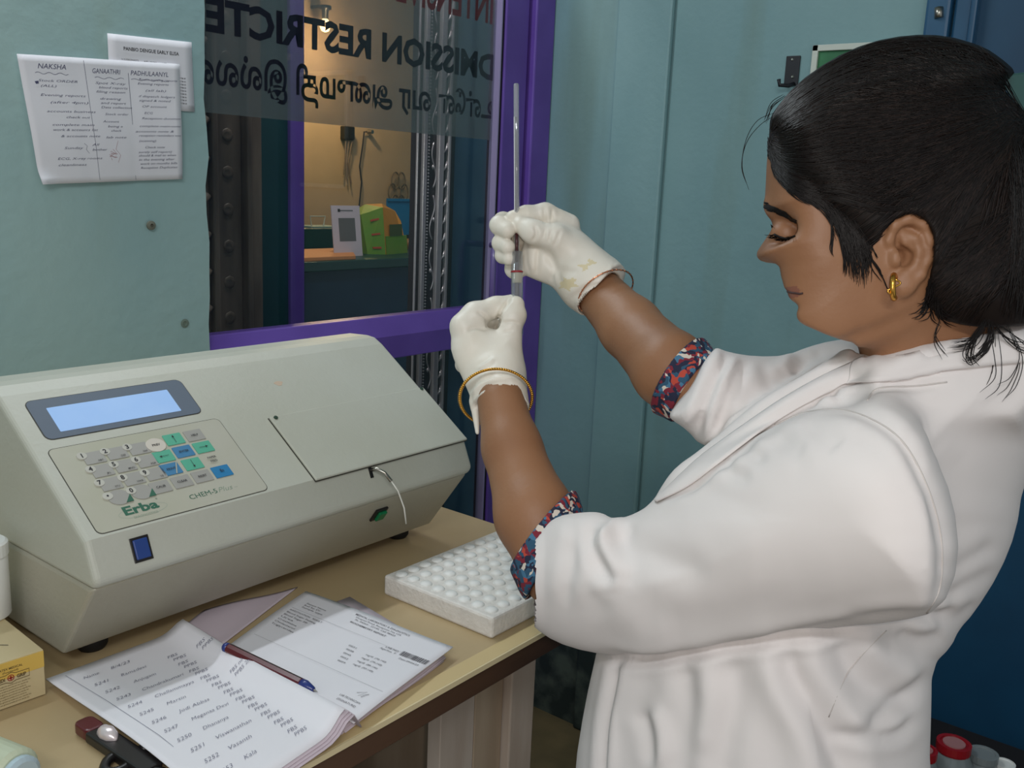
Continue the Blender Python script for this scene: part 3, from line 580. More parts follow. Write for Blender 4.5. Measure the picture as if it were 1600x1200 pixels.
for (s, u, v, wd) in (('Stock ORDER', .09, .80, .23), ('(ALL)', .10, .76, .09), ('Evening reports', .09, .69, .27), ('(after 4pm)', .14, .635, .23), ('accounts business', .11, .565, .30), ('check out', .22, .52, .15), ('complete main', .13, .46, .26), ('work & accounts list', .13, .42, .28), ('& accounts note', .17, .37, .25), ('Sunday', .18, .275, .12), ('All', .36, .30, .05), ('bother', .36, .26, .10), ('ECG, X-ray rooms', .13, .19, .29), ('cleanliness', .13, .14, .18),
    ('Spot X-ray', .43, .80, .20), ('blood reports', .45, .765, .19), ('filing reason', .43, .73, .19), ('drawing', .45, .675, .14), ('and report', .45, .64, .17), ('Data collection', .45, .605, .21), ('Stock order', .47, .55, .16), ('Account', .45, .49, .11), ('being a', .48, .45, .10), ('check', .50, .415, .07), ('lab note', .46, .36, .14),
    ('Room nursing reports', .72, .845, .26), ('Evening reports', .71, .81, .21), ('(all lab)', .76, .755, .14), ('if dispatch ledgers', .71, .705, .25), ('signed & noted', .71, .67, .22), ('OP account', .73, .62, .17), ('ECG', .74, .565, .06), ('Reception duration', .72, .52, .27), ('complete main-note', .70, .455, .29), ('accounts note &', .67, .41, .27), ('reception reminders too', .69, .375, .30), ('(scanning)', .69, .33, .12), ('Check note', .73, .275, .14), ('surely self report)', .68, .235, .24), ('should & mail to when', .68, .205, .27), ('in the evening after', .68, .17, .26), ('work on months bills', .69, .135, .27), ('Reception Duplicates', .69, .10, .27)):
    L.append(trow(s, u, v, wd, .0195, 1, -.008, .3))
def wavy(u0, u1, v, n): return (strip2d([(u0+(u1-u0)*k/40, v+.007*math.sin(k/40*n*6.28)) for k in range(41)], .003), 0, 0, 0)
L += [wavy(.08, .27, .865, 3), wavy(.43, .62, .85, 2.5), wavy(.67, .92, .85, 3), (strip2d([(.372, .98), (.378, .6), (.385, .3), (.39, .02)], .0022), 0, 0, 0), (strip2d([(.655, .90), (.655, .5), (.652, .01)], .003), 0, 0, 0)]
L += [(strip2d([(.31, .32), (.33, .30), (.32, .27), (.34, .24)], .002), 0, 0, 0), (([(.07, .79), (.09, .80), (.092, .775), (.075, .77)]), [(0, 1, 2, 3)]) and (([np.array(q) for q in ((.07, .80), (.09, .805), (.092, .785), (.075, .78))], [(0, 1, 2, 3)]), 0, 0, 0)]
o = adopt(obj('handwriting', *put(L, lambda u, v: mpA(u, v, .001)), M['ink_blue']), t)
red_ = [(strip2d([(.50+.03*math.sin(k*1.9), .25-.004*k+.02*math.cos(k*2.7)) for k in range(14)], .002), 0, 0, 0), (strip2d([(.54, .34), (.52, .27), (.55, .22), (.53, .16)], .0015), 0, 0, 0)]
adopt(obj('red_scribble', *put(red_, lambda u, v: mpA(u, v, .001)), M['ink_red']), t)

# ---------------- papers on the desk ----------------
def dk(px, py, h=0): return onp(px, py, 2, DT+h)
t = thing('register_book', 'open handwritten register with curled pages lying on the desk', 'notebook', (.48, .74, DT))
def quad_sheet(name, c, h, hf, m, parent, nx=16, ny=16, solid=.0009):
    (sv, sf), mp = sheetmesh(c, nx, ny, hf); o = obj(name, sv, sf, m, smooth=True, solid=solid)
    if parent: adopt(o, parent)
    return o, mp
# left page: corner order bottom-left, bottom-right(gutter), top-right(gutter), top-left; u across, v up the page
lc = [np.array([.395, .53, DT+.004]), np.array([.556, .588, DT+.004]), np.array([.566, .845, DT+.004]), np.array([.399, .886, DT+.004])]
lc[1] = dk(552, 1133, .009); lc[2] = dk(302, 984, .011); lc[3] = dk(72, 1064, .006); lc[0] = lc[3]+(lc[1]-lc[2])*1.12+np.array([0, 0, .002])
def lh(u, v): return .004+.016*math.exp(-((u-.93)/.10)**2)*(1-.3*v)-.012*max(0, u-.93)/.07+.002*math.sin(5*v+2*u)+.004*(1-u)*math.sin(3.2*v)
for k, dz in enumerate((-.0052, -.0035, -.0018)):
    c_ = [p+np.array([.0015*(3-k), -.002*(3-k), dz]) for p in lc]; quad_sheet('page', c_, 0, lh, M['pink_paper'], t)
_, mpL = quad_sheet('page', lc, 0, lh, M['white_paper'], t, 26, 20)
LL = []
rows = [('Name', '8/4/23', '', ''), ('5241', 'Ramadevi', 'FBS', 'PPBS'), ('5242', 'Anjugam', 'FBS', 'PPBS'), ('5243', 'Chandrakumari', 'FBS', 'PPBS'), ('5244', 'Chellammayya', 'FBS', 'PPBS'), ('5245', 'Martin', 'FBS', 'PPBS'), ('5246', 'Jodi Abbas', 'FBS', 'PPBS'), ('5247', 'Meganaa Devi', 'FBS', 'PPBS'), ('5250', 'Dhananya', 'FBS', 'PPBS'), ('5251', 'Viswanathan', 'FBS', 'PPBS'), ('5252', 'Vasanth', 'FBS', 'PPBS'), ('5253', 'Kala', 'FBS', 'PPBS')]
for k, rw in enumerate(rows):
    v = .90-.072*k; j = rnd.uniform(-.01, .01)
    for s, u, wd in ((rw[0], .15, .10), (rw[1], .33+j, .022*len(rw[1])), (rw[2], .64, .08), (rw[3], .65, .10)):
        if s: LL.append(trow(s, u, v-(.03 if u == .65 else 0), wd, .019, 1, -.012, .45))
for s, u, v, wd in (('FBS', .82, .80, .07), ('PPBS', .83, .77, .09), ('FBS nil', .80, .56, .10), ('PPBS 2hr', .80, .53, .13)): LL.append(trow(s, u, v, wd, .018, 1, -.012, .45))
LL.append((strip2d([(.095, .97), (.11, .7), (.115, .4), (.11, .02)], .003), 0, 0, 0))
adopt(obj('handwriting', *put(LL, lambda u, v: mpL(u, v, .0013)), M['ink_hand']), t)
# right-hand stack of the register under the report
rc = [dk(535, 1150, .0), dk(694, 1034, .0), dk(546, 941, .0), dk(385, 1010, .0)]
for k in range(4):
    c_ = [p+np.array([rnd.uniform(-.002, .002), rnd.uniform(-.002, .002), .0022*k+.001]) for p in rc]; quad_sheet('page', c_, 0, lambda u, v: .001*math.sin(7*u+3*v), M['pink_paper'], t, 8, 8)
# loose older sheets behind
t2, _ = quad_sheet('loose_sheet', [dk(210, 1040, .0015), dk(350, 1005, .0015), dk(465, 917, .0015), dk(318, 954, .0015)], 0, lambda u, v: .0012*math.sin(6*u), M['pink_paper'], None); tag(t2, 'pinkish loose sheet poking out furthest behind the register', 'paper')
t3, _ = quad_sheet('loose_sheet', [dk(340, 1040, .0045), dk(520, 1100, .0085), dk(563, 957, .0095), dk(478, 925, .0095)], 0, lambda u, v: .0008*math.sin(6*u), M['white_paper'], None); tag(t3, 'plain white sheet directly beneath the printed report', 'paper')
# printed report: u along the text (from far-left top corner to right), v down the page
pc = [dk(478, 924, .0135), dk(708, 1010, .0135), dk(553, 1131, .012), dk(338, 1022, .0115)]
t, mpR = quad_sheet('printed_report', pc, 0, lambda u, v: .001*math.sin(5*u+4*v), M['white_paper'], None, 20, 20); tag(t, 'white printed laboratory report with barcode on the open register', 'report')
def rrow(s, u, v, wd, h=.018, bold=0, sh=0): a, d1_, d2_, d3_ = trow(s, 0, 0, 1, 1, 1, bold, sh); x = a[0].copy(); x[:, 0] = u+x[:, 0]*wd; x[:, 1] = v-x[:, 1]*h; return (x, a[1]), 0, 0, 0
RL = [rrow('MEDICAL LABORATORY & DIAGNOSTICS', .40, .07, .36, .02, .01), rrow('Hospital Road, Reception No 124', .42, .10, .30), rrow('Ph: 04364 - 22140, Cell 98420', .43, .13, .27), rrow('BIOCHEMISTRY REPORT', .42, .17, .24, .018, .02),
    rrow('Patient Name', .10, .16, .14), rrow('Ref by Dr', .10, .19, .12), rrow('Sample type', .10, .22, .15)]
for k, s in enumerate(('INVESTIGATION   RESULT', 'Blood Sugar Fasting', 'Blood Sugar PP', 'Urea', 'Creatinine', 'Cholesterol', 'Triglycerides')):
    RL.append(rrow(s, .06+.0*k, .30+.035*k, .06+.016*len(s)*.5))
for k in range(5): RL.append(rrow('00'+str(31+k*7), .55+.01*k, .40+.045*k, .05))
for k in range(4): RL.append(rrow('mg/dl  ('+str(70+k*9)+'-'+str(140+k*3)+')', .68, .42+.045*k, .13))
RL += [rrow('LAB NO', .72, .27, .08), rrow('Date 09/04/23', .84, .33, .12), rrow('Age/Sex  F', .70, .30, .10), rrow('LAB TECHNICIAN', .80, .86, .13), rrow('(SIGNATURE)', .81, .90, .12), (strip2d([(.86, .78), (.90, .74), (.88, .80), (.92, .75), (.90, .80)], .004), 0, 0, 0), (strip2d([(.05, .26), (.96, .26)], .0015), 0, 0, 0), (strip2d([(.05, .68), (.96, .68)], .0015), 0, 0, 0)]
x = .82
while x < .99: wd = rnd.choice([.003, .005, .007]); RL.append((([np.array(q) for q in ((x, .235), (x+wd, .235), (x+wd, .29), (x, .29))], [(0, 1, 2, 3)]), 0, 0, 0)); x += wd+rnd.choice([.003, .005])
adopt(obj('printing', *put(RL, lambda u, v: mpR(u, v, .0011)), M['ink_grey']), t)
# pen
t = thing('ballpoint_pen', 'dark red and black ballpoint pen with blue tip on the papers', 'pen', tuple(dk(420, 1044, .02)))
pa, pb = dk(350, 1010, .026), dk(496, 1081, .0175); pd = (pb-pa)/np.linalg.norm(pb-pa); PLN = np.linalg.norm(pb-pa)
adopt(obj('barrel', *lathe([(.0052, PLN*.05), (.0055, PLN*.06), (.0055, PLN*.83), (.0052, PLN*.84)], pa, 8, pd), M['dark_red']), t)
for k in range(3):
    d_, u_, v_ = basis(pd); a = math.radians(45+k*60+90); off = .0045*(math.cos(a)*u_+math.sin(a)*v_)
    adopt(obj('stripe', *tube([pa+pd*PLN*.062+off, pa+pd*PLN*.828+off], .0012, 6), M['pen_black']), t)
adopt(obj('end_plug', *lathe([(.0035, 0), (.005, .002), (.005, PLN*.05)], pa, 14, pd), M['pen_blue'], smooth=True), t)
adopt(obj('tip_cone', *lathe([(.0056, PLN*.84), (.0056, PLN*.88), (.0028, PLN*.96), (.0018, PLN*.965)], pa, 14, pd), M['pen_blue'], smooth=True), t)
adopt(obj('point', *lathe([(.0012, PLN*.965), (.0004, PLN*1.0)], pa, 8, pd), M['steel']), t)

# ---------------- foam rack of tubes ----------------
FX0, FX1, FY0, FY1 = .775, 1.042, .618, .790
rk = tag(bx('foam_rack', (FX0, FX1, FY0, FY1, DT, DT+.0255), M['foam'], bevel=.003), 'white foam rack full of round topped tubes on the desk', 'rack')
pitch = .0212; first = None; k = 0
for j in range(8):
    for i in range(12):
        x, y = FX0+.0155+i*pitch+(.0 if j % 2 == 0 else .0), FY1-.0145-j*pitch*.965
        if first is None:
            prf = [(.0078*math.cos(a), .0035*math.sin(a)) for a in np.linspace(0, 1.5, 6)]
            first = obj('sample_tube', *lathe([(.0078, -.012)]+prf, (0, 0, 0), 14), M['tube_white'], smooth=True)
            tag(first, 'small white tube standing upside down in the foam rack', 'tube', 'upturned tubes in the foam rack'); o = first
        else: o = first.copy(); C.objects.link(o)
        o.location = (x, y, DT+.0255+.0005*rnd.random()); k += 1

# ---------------- cartons, scissors and bottle at the left ----------------
t = thing('glove_carton', 'yellow and cream glove carton with printed end at the left edge', 'box', (.33, .9, DT))
cA, cB, cC = dk(72, 1085), dk(-60, 1132), dk(60, 1020)
e1_ = cB-cA; e1_ /= np.linalg.norm(e1_); e2_ = np.cross([0, 0, 1.], e1_); e2_ = -e2_ if e2_.dot(cC-cA) < 0 else e2_
BH = .047
def GB(a, b, h): return cA+e1_*a+e2_*b+np.array([0, 0, h])
hx = lambda a0, a1, b0, b1, h0, h1: ([GB(a0, b0, h0), GB(a1, b0, h0), GB(a1, b1, h0), GB(a0, b1, h0), GB(a0, b0, h1), GB(a1, b0, h1), GB(a1, b1, h1), GB(a0, b1, h1)], box(0, 1, 0, 1, 0, 1)[1])
adopt(obj('carton_body', *hx(0, .12, 0, .23, 0.0005, BH), M['carton'], bevel=.0008), t)
adopt(obj('carton_flap', *hx(.0006, .1194, -.0008, 0, .001, BH-.001), M['carton'], bevel=.0003), t)
adopt(obj('yellow_band', *hx(.0005, .1195, -.0012, -.0007, .030, BH-.0008), M['carton_yellow']), t)
gb = lambda u, v: GB(.062-u, -.0014, v)
BL_ = [(text2d('LATEX MEDICAL', .0022, 'CENTER', .02, width=.022), .031, .0385, 0), (text2d('(Powdered)', .0019, 'CENTER', .01, width=.014), .031, .0355, 0), (text2d('MEDI', .0034, 'CENTER', .05, width=.0085), .0215, .028, 0), (text2d('GRIP', .0034, 'CENTER', .05, width=.0085), .0405, .028, 0)]
for k in range(8): BL_.append((text2d('single use gloves powdered non sterile lot', .0013, 'CENTER', .01, width=.034-.004*(k % 3)), .031, .0225-.0026*k, 0))
fr_ = [(.0145, .0262), (.0265, .0262), (.031, .0245), (.0355, .0262), (.0475, .0262), (.0475, .0335), (.0355, .0335), (.031, .0352), (.0265, .0335), (.0145, .0335), (.0145, .0262)]
BL_.append((strip2d(fr_, .0006), 0, 0, 0))
adopt(obj('printing', *put(BL_, gb), M['carton_print']), t)
adopt(obj('red_cross', *put([(strip2d([(.031+.0028*math.cos(a), .0298+.0028*math.sin(a)) for a in np.linspace(0, 6.3, 20)], .0007), 0, 0, 0), (strip2d([(.031, .0278), (.031, .0318)], .0012), 0, 0, 0), (strip2d([(.029, .0298), (.033, .0298)], .0012), 0, 0, 0)], gb), M['red']), t)
adopt(obj('thumb_slit', *put([(strip2d([(.02, .03), (.035, .045), (.05, .08)], .0012), 0, 0, 0)], lambda u, v: GB(u, v, BH+.0003)), M['seam']), t)
t = thing('white_canister', 'white plastic canister standing on the glove carton at the left edge', 'canister', (.33, 1.0, DT))
wc = onp(-22, 962, 2, DT+BH+.0006); wc[1] -= .03
adopt(obj('body', *lathe([(.022, 0), (.0235, .002), (.0235, .062), (.022, .066)], wc+np.array([0, .03, 0]), 28), M['tube_white'], smooth=True), t); adopt(obj('lid', *lathe([(.0245, .0655), (.0245, .078), (.022, .080)], wc+np.array([0, .03, 0]), 28), M['tube_white']), t)
t = thing('printed_bottle', 'pale printed bottle lying at the bottom left corner', 'bottle', (.32, .78, DT))
b0, b1 = dk(-55, 1180, .024), dk(22, 1212, .024); bdn = (b1-b0)/np.linalg.norm(b1-b0)
adopt(obj('body', *lathe([(.020, 0), (.022, .004), (.022, .058), (.019, .0615)], b0, 26, bdn), mat('pale_green_label', (188, 196, 170), .5), smooth=False), t)
adopt(obj('inner_cap', *lathe([(.0175, .060), (.0175, .066), (.014, .068)], b0, 24, bdn), mat('pale_blue_cap', (176, 196, 206), .35)), t)
t = thing('cutter_knife', 'dark red and black cutter knife with chrome slider under the register', 'knife', tuple(dk(180, 1140)))
c0, c1 = dk(128, 1128, .008), dk(235, 1200, .008); cdr = (c1-c0)/np.linalg.norm(c1-c0); cn = np.cross(cdr, [0, 0, 1.])
def KB(a, b, h): return c0+cdr*a+cn*b+np.array([0, 0, h])
adopt(obj('handle_end', *slab(rrect(0, .024, -.009, .009, .006), KB, -.007, .004), M['dark_red'], bevel=.002), t)
adopt(obj('handle', *slab([(.022, -.010), (.11, -.010), (.11, .010), (.022, .010)], KB, -.007, .003), M['black_plastic'], bevel=.002), t)
adopt(obj('slider', *[x for x in lathe([(.001, 0), (.006, .005), (.0075, .012), (.006, .020), (.001, .026)], KB(.028, -.001, .004), 16, cdr)], M['chrome'], smooth=True), t)
t = thing('scissors', 'black handled scissors half under the register at the bottom', 'scissors', tuple(dk(190, 1190)))
def loop(cpx, cpy, ra, rb, ang): 
    c = dk(cpx, cpy, .005); return [c+np.array([ra*math.cos(a)*math.cos(ang)-rb*math.sin(a)*math.sin(ang), ra*math.cos(a)*math.sin(ang)+rb*math.sin(a)*math.cos(ang), 0]) for a in np.linspace(0, 2*math.pi, 25)[:-1]]
adopt(obj('finger_ring', *tube(loop(185, 1192, .014, .010, .6), .0045, 8, closed=True), M['black_plastic'], smooth=True), t)
adopt(obj('finger_ring', *tube(loop(232, 1222, .015, .010, .2), .0045, 8, closed=True), M['black_plastic'], smooth=True), t)
adopt(obj('shank', *tube([dk(200, 1180, .005), dk(240, 1165, .006), dk(300, 1150, .005)], [.005, .0045, .003], 8), M['black_plastic'], smooth=True), t)
adopt(obj('blade', *tube([dk(250, 1190, .005), dk(300, 1160, .005), dk(380, 1130, .004)], [.004, .0035, .001], 6), M['steel']), t)

# ---------------- jars and board at the lower right ----------------
sh = thing('low_shelf', 'dark low bench holding the red lidded jars by the blue door', 'bench', (1.75, .3, 0))
SZ = .40
adopt(bx('bench_top', (1.55, 1.955, -.3, .56, SZ-.03, SZ), M['dark_void'], bevel=.002), sh)
for x in (1.57, 1.91):
    for y in (-.28, .52): adopt(bx('leg', (x, x+.03, y, y+.03, 0, SZ-.03), M['navy']), sh)
def jar(px, py, d, r, h, lab, lidcol, tilt_=0):
    c = at(px, py, d); z = SZ; c = np.array([c[0], c[1], 0])
    # slide along the view ray so that the lid sits at the wanted height
    r_ = ray(px, py); tt = (z+h-CAM[2])/r_[2]; c = CAM+r_*tt; c[2] = z
    t = thing('plastic_jar', lab, 'jar', tuple(c))
    adopt(obj('body', *lathe([(r*.9, 0), (r, .008), (r, h*.72), (r*.72, h*.86), (r*.7, h*.9)], c, 22), M['jar'], smooth=True), t)
    adopt(obj('lid', *lathe([(r*.76, h*.88), (r*.78, h*.9), (r*.78, h), (r*.62, h*1.0), (r*.6, h*.985)], c, 22), M[lidcol]), t)
    if lidcol == 'red': adopt(obj('lid_disc', *lathe([(r*.5, h*.985), (r*.5, h*1.002)], c, 22), mat('lid_sheen', (170, 120, 120), .3)), t)
jar(1491, 1160, 1.8, .036, .13, 'cloudy plastic jar with a red ring lid beside the coat hem', 'red')
jar(1537, 1176, 1.8, .031, .115, 'cloudy jar with a clear domed lid right of the red one', 'jar')
jar(1444, 1170, 1.8, .028, .13, 'cloudy jar half hidden behind the coat hem', 'red')
jar(1570, 1192, 1.8, .022, .10, 'small pale jar nearest the orange wooden board', 'tube_white')
t = tag(bx('wooden_stool_side', (1.28, 1.31, -.5, -.02, 0, .66), M['orange_wood'], bevel=.003), 'orange brown wooden board standing at the right edge', 'board')

# =====================================================================
#                       the person (signed-distance sculpting)
# =====================================================================
f32 = np.float32
def Pc(px, py, d): return np.array([(px-800)/F*d, (py-600)/F*d, d])
def smooth_poly(P, it=2):
    P = np.array(P, float)
    for _ in range(it):
        Q = np.roll(P, -1, 0); P = np.stack([P*.75+Q*.25, P*.25+Q*.75], 1).reshape(-1, 2)
    return P
class Poly:
    """signed distance (pixels, positive inside) of an outline, rastered"""
    def __init__(s, P, it=2, step=3, mar=160):
        P = smooth_poly(P, it); s.st = step; s.x0, s.y0 = P.min(0)-mar; x1, y1 = P.max(0)+mar
        gx = np.arange(s.x0, x1, step); gy = np.arange(s.y0, y1, step); X, Y = np.meshgrid(gx, gy, indexing='ij'); D = np.full(X.shape, 1e9); ins = np.zeros(X.shape, bool)
        for a, b in zip(P, np.roll(P, -1, 0)):
            e = b-a; L = e.dot(e)+1e-9; t = np.clip(((X-a[0])*e[0]+(Y-a[1])*e[1])/L, 0, 1); D = np.minimum(D, (X-a[0]-t*e[0])**2+(Y-a[1]-t*e[1])**2)
            c = (a[1] > Y) != (b[1] > Y); ins ^= c & (X < (b[0]-a[0])*(Y-a[1])/(b[1]-a[1]+1e-12)+a[0])
        D = np.sqrt(D); s.D = np.where(ins, D, -D).astype(f32)
    def __call__(s, PX, PY):
        u = np.clip((PX-s.x0)/s.st, 0, s.D.shape[0]-1.001); v = np.clip((PY-s.y0)/s.st, 0, s.D.shape[1]-1.001); i = u.astype(np.int32); j = v.astype(np.int32); u = u-i; v = v-j; D = s.D
        return (D[i, j]*(1-u)+D[i+1, j]*u)*(1-v)+(D[i, j+1]*(1-u)+D[i+1, j+1]*u)*v
def smin(a, b, k):
    h = np.clip(.5+.5*(b-a)/k, 0, 1); return b*(1-h)+a*h-k*h*(1-h)
def smax(a, b, k): return -smin(-a, -b, k)
class Grid:
    def __init__(s, lo, hi, h):
        s.lo = np.array(lo, float); s.h = h; n = np.ceil((np.array(hi)-s.lo)/h).astype(int)+1; s.n = n
        s.X, s.Y, s.Z = [a.astype(f32) for a in np.meshgrid(*[s.lo[k]+h*np.arange(n[k]) for k in range(3)], indexing='ij', sparse=True)]
        s.PX = (800+F*s.X/s.Z).astype(f32)*np.ones(n, f32); s.PY = (600+F*s.Y/s.Z).astype(f32)*np.ones(n, f32)
    def cone(s, a, b, ra, rb, fl=None):
        a = np.array(a, float); e = np.array(b, float)-a; L = e.dot(e)+1e-12
        t = np.clip(((s.X-a[0])*e[0]+(s.Y-a[1])*e[1]+(s.Z-a[2])*e[2])/L, 0, 1)
        return np.sqrt((s.X-a[0]-t*e[0])**2+(s.Y-a[1]-t*e[1])**2+(s.Z-a[2]-t*e[2])**2)-(ra+(rb-ra)*t)
    def chain(s, pts, rs, k=.004):
        d = None
        for i in range(len(pts)-1):
            c = s.cone(pts[i], pts[i+1], rs[i], rs[i+1]); d = c if d is None else smin(d, c, k)
        return d
    def ell(s, c, r, rot=0):
        x, y, z = s.X-c[0], s.Y-c[1], s.Z-c[2]
        if rot: ca, sa = math.cos(rot), math.sin(rot); x, y = ca*x+sa*y, -sa*x+ca*y
        q = np.sqrt((x/r[0])**2+(y/r[1])**2+(z/r[2])**2); return (q-1)*min(r)
    def inflate(s, poly, zm, W, Rr):
        d = poly(s.PX, s.PY)*(zm/F); q = np.maximum(Rr-d, 0)/Rr
        return (np.sqrt(q*q+((s.Z-zm)/W)**2)-1)*np.minimum(W, Rr)
    def plane(s, p, n):
        n = np.array(n, float); n /= np.linalg.norm(n); return (s.X-p[0])*n[0]+(s.Y-p[1])*n[1]+(s.Z-p[2])*n[2]
    def mesh(s, f):
        n = s.n; f = np.broadcast_to(f, n).astype(f32); neg = f < 0
        cnt = np.zeros(n-1, np.int8); P = np.zeros((*(n-1), 3), f32)
        for ax in range(3):
            sl0 = [slice(None)]*3; sl1 = [slice(None)]*3; sl0[ax] = slice(0, -1); sl1[ax] = slice(1, None)
            a, b = f[tuple(sl0)], f[tuple(sl1)]; cr = (a < 0) != (b < 0); ii = np.argwhere(cr)
            t = a[cr]/(a[cr]-b[cr]); pos = ii.astype(f32); pos[:, ax] += t
            o = [k for k in range(3) if k != ax]
            for d0 in (0, 1):
                for d1 in (0, 1):
                    c = ii.copy(); c[:, o[0]] -= d0; c[:, o[1]] -= d1; ok = (c >= 0).all(1) & (c < (n-1)).all(1); c_, p_ = c[ok], pos[ok]
                    fl = np.ravel_multi_index(c_.T, tuple(n-1)); cnt.ravel()[:] += np.bincount(fl, minlength=cnt.size).astype(np.int8)
                    for k in range(3): P.reshape(-1, 3)[:, k] += np.bincount(fl, weights=p_[:, k], minlength=cnt.size).astype(f32)
        act = cnt.ravel() > 0; idx = np.full(cnt.size, -1, np.int64); idx[act] = np.arange(act.sum())
        V = P.reshape(-1, 3)[act]/cnt.ravel()[act][:, None]*s.h+s.lo
        Q = []
        for ax in range(3):
            sl0 = [slice(None)]*3; sl1 = [slice(None)]*3; sl0[ax] = slice(0, -1); sl1[ax] = slice(1, None)
            a, b = neg[tuple(sl0)], neg[tuple(sl1)]; ii = np.argwhere(a != b); o = [(ax+1) % 3, (ax+2) % 3]
            ok = (ii[:, o[0]] > 0) & (ii[:, o[1]] > 0) & (ii[:, o[0]] < n[o[0]]-1) & (ii[:, o[1]] < n[o[1]]-1); ii = ii[ok]; fl = a[tuple(ii.T)]
            q = []
            for d0, d1 in ((1, 1), (0, 1), (0, 0), (1, 0)):
                c = ii.copy(); c[:, o[0]] -= d0; c[:, o[1]] -= d1; q.append(idx[np.ravel_multi_index(c.T, tuple(n-1))])
            q = np.stack(q, 1); q[~fl] = q[~fl][:, ::-1]; Q.append(q)
        return V, np.concatenate(Q)
def normals(V, Q):
    a, b, c, d = (V[Q[:, k]] for k in range(4)); n = np.cross(c-a, d-b); N = np.zeros_like(V)
    for k in range(4): 
        for ax in range(3): N[:, ax] += np.bincount(Q[:, k], weights=n[:, ax], minlength=len(V))
    return N/(np.linalg.norm(N, axis=1)[:, None]+1e-12)
def relax(V, Q, it=2, lam=.5):
    E_ = np.concatenate([Q[:, [0, 1]], Q[:, [1, 2]], Q[:, [2, 3]], Q[:, [3, 0]]]); deg = np.bincount(E_[:, 0], minlength=len(V))+np.bincount(E_[:, 1], minlength=len(V))
    for k in range(it*2):
        S = np.zeros_like(V)
        for ax in range(3): S[:, ax] = np.bincount(E_[:, 0], weights=V[E_[:, 1], ax], minlength=len(V))+np.bincount(E_[:, 1], weights=V[E_[:, 0], ax], minlength=len(V))
        V = V+(lam if k % 2 == 0 else -lam*1.03)*(S/np.maximum(deg, 1)[:, None]-V)
    return V
def folds(V, Q, L):
    """press creases / raise ridges: (pixel polyline, depth metres, half width metres, zmax)"""
    N = normals(V, Q); px = 800+F*V[:, 0]/V[:, 2]; py = 600+F*V[:, 1]/V[:, 2]; out = V.copy()
    face = np.clip(-(N*V/np.linalg.norm(V, axis=1)[:, None]).sum(1)*2.5, 0, 1)
    for pl_, amp, wd, zr in L:
        P = np.array(pl_, float); P = P if len(P) < 3 else catmull(P)
        D = np.full(len(V), 1e9); T = np.zeros(len(V)); m = max(len(P)-1, 1)
        rough = (px > P[:, 0].min()-90) & (px < P[:, 0].max()+90) & (py > P[:, 1].min()-90) & (py < P[:, 1].max()+90) & (V[:, 2] > zr[0]) & (V[:, 2] < zr[1]); ix = np.where(rough)[0]
        if not len(ix): continue
        D = np.full(len(ix), 1e9); T = np.zeros(len(ix))
        for i in range(m):
            a, b = P[i], P[i+1]; e = b-a; t = np.clip(((px[ix]-a[0])*e[0]+(py[ix]-a[1])*e[1])/(e.dot(e)+1e-9), 0, 1); d = np.hypot(px[ix]-a[0]-t*e[0], py[ix]-a[1]-t*e[1]); u = d < D; D[u] = d[u]; T[u] = (i+t[u])/m
        dm = D*V[ix, 2]/F; fade = np.clip(np.minimum(T, 1-T)*5+.15, 0, 1); g = np.exp(-(dm/wd)**2)-.35*np.exp(-((dm-1.9*wd)/(wd*1.1))**2)
        out[ix] += N[ix]*(amp*g*fade*face[ix])[:, None]
    return out
def catmull(P, n=6):
    P = np.array(P, float); Q = np.vstack([2*P[0]-P[1], P, 2*P[-1]-P[-2]]); o = []
    for i in range(1, len(Q)-2):
        for t in np.arange(n)/n: o.append(.5*((2*Q[i])+(-Q[i-1]+Q[i+1])*t+(2*Q[i-1]-5*Q[i]+4*Q[i+1]-Q[i+2])*t*t+(-Q[i-1]+3*Q[i]-3*Q[i+1]+Q[i+2])*t**3))
    o.append(P[-1]); return np.array(o)
def toworld(V): return V@R.T+CAM
def fastobj(name, V, Q, mats, parent, smooth=True, world=False):
    me = bpy.data.meshes.new(name); W_ = V if world else toworld(V); me.vertices.add(len(V)); me.vertices.foreach_set('co', W_.astype(f32).ravel())
    me.loops.add(Q.size); me.loops.foreach_set('vertex_index', Q.astype(np.int32).ravel()); me.polygons.add(len(Q)); k = Q.shape[1]
    me.polygons.foreach_set('loop_start', np.arange(0, Q.size, k, dtype=np.int32)); me.polygons.foreach_set('loop_total', np.full(len(Q), k, np.int32)) if False else None
    me.polygons.foreach_set('use_smooth', np.full(len(Q), smooth)); me.update(calc_edges=True); me.validate()
    for m_ in (mats if isinstance(mats, list) else [mats]): me.materials.append(m_)
    o = bpy.data.objects.new(name, me); C.objects.link(o)
    if parent: adopt(o, parent)
    return o

M['skin'] = mat('brown_skin', (148, 106, 76), .5, col2=(138, 96, 67), vscale=14, bump=.12, bscale=260, spec=.45)
M['lips'] = mat('lip_skin', (126, 80, 64), .42, spec=.5)
def coat_mat():
    mt = mat('white_cotton', (222, 216, 214), .85, bump=.22, bscale=26); return mt
M['coat'] = coat_mat()
M['coat_seam'] = mat('coat_seam', (196, 190, 186), .85)
M['glove'] = mat('white_latex', (226, 220, 208), .42, col2=(220, 210, 192), vscale=16, bump=.45, bscale=55, spec=.45, stretch=(1, 1, .35), thresh=(.45, .7))
def hairmat():
    mt = mat('black_hair', (12, 9, 9), .55, spec=.2, col2=(30, 21, 17), vscale=3); return mt
M['hair'] = hairmat()
M['hair_strand'] = mat('dark_hair_strand', (17, 12, 11), .5, spec=.25)
M['trousers'] = mat('dark_leggings', (36, 34, 48), .8)
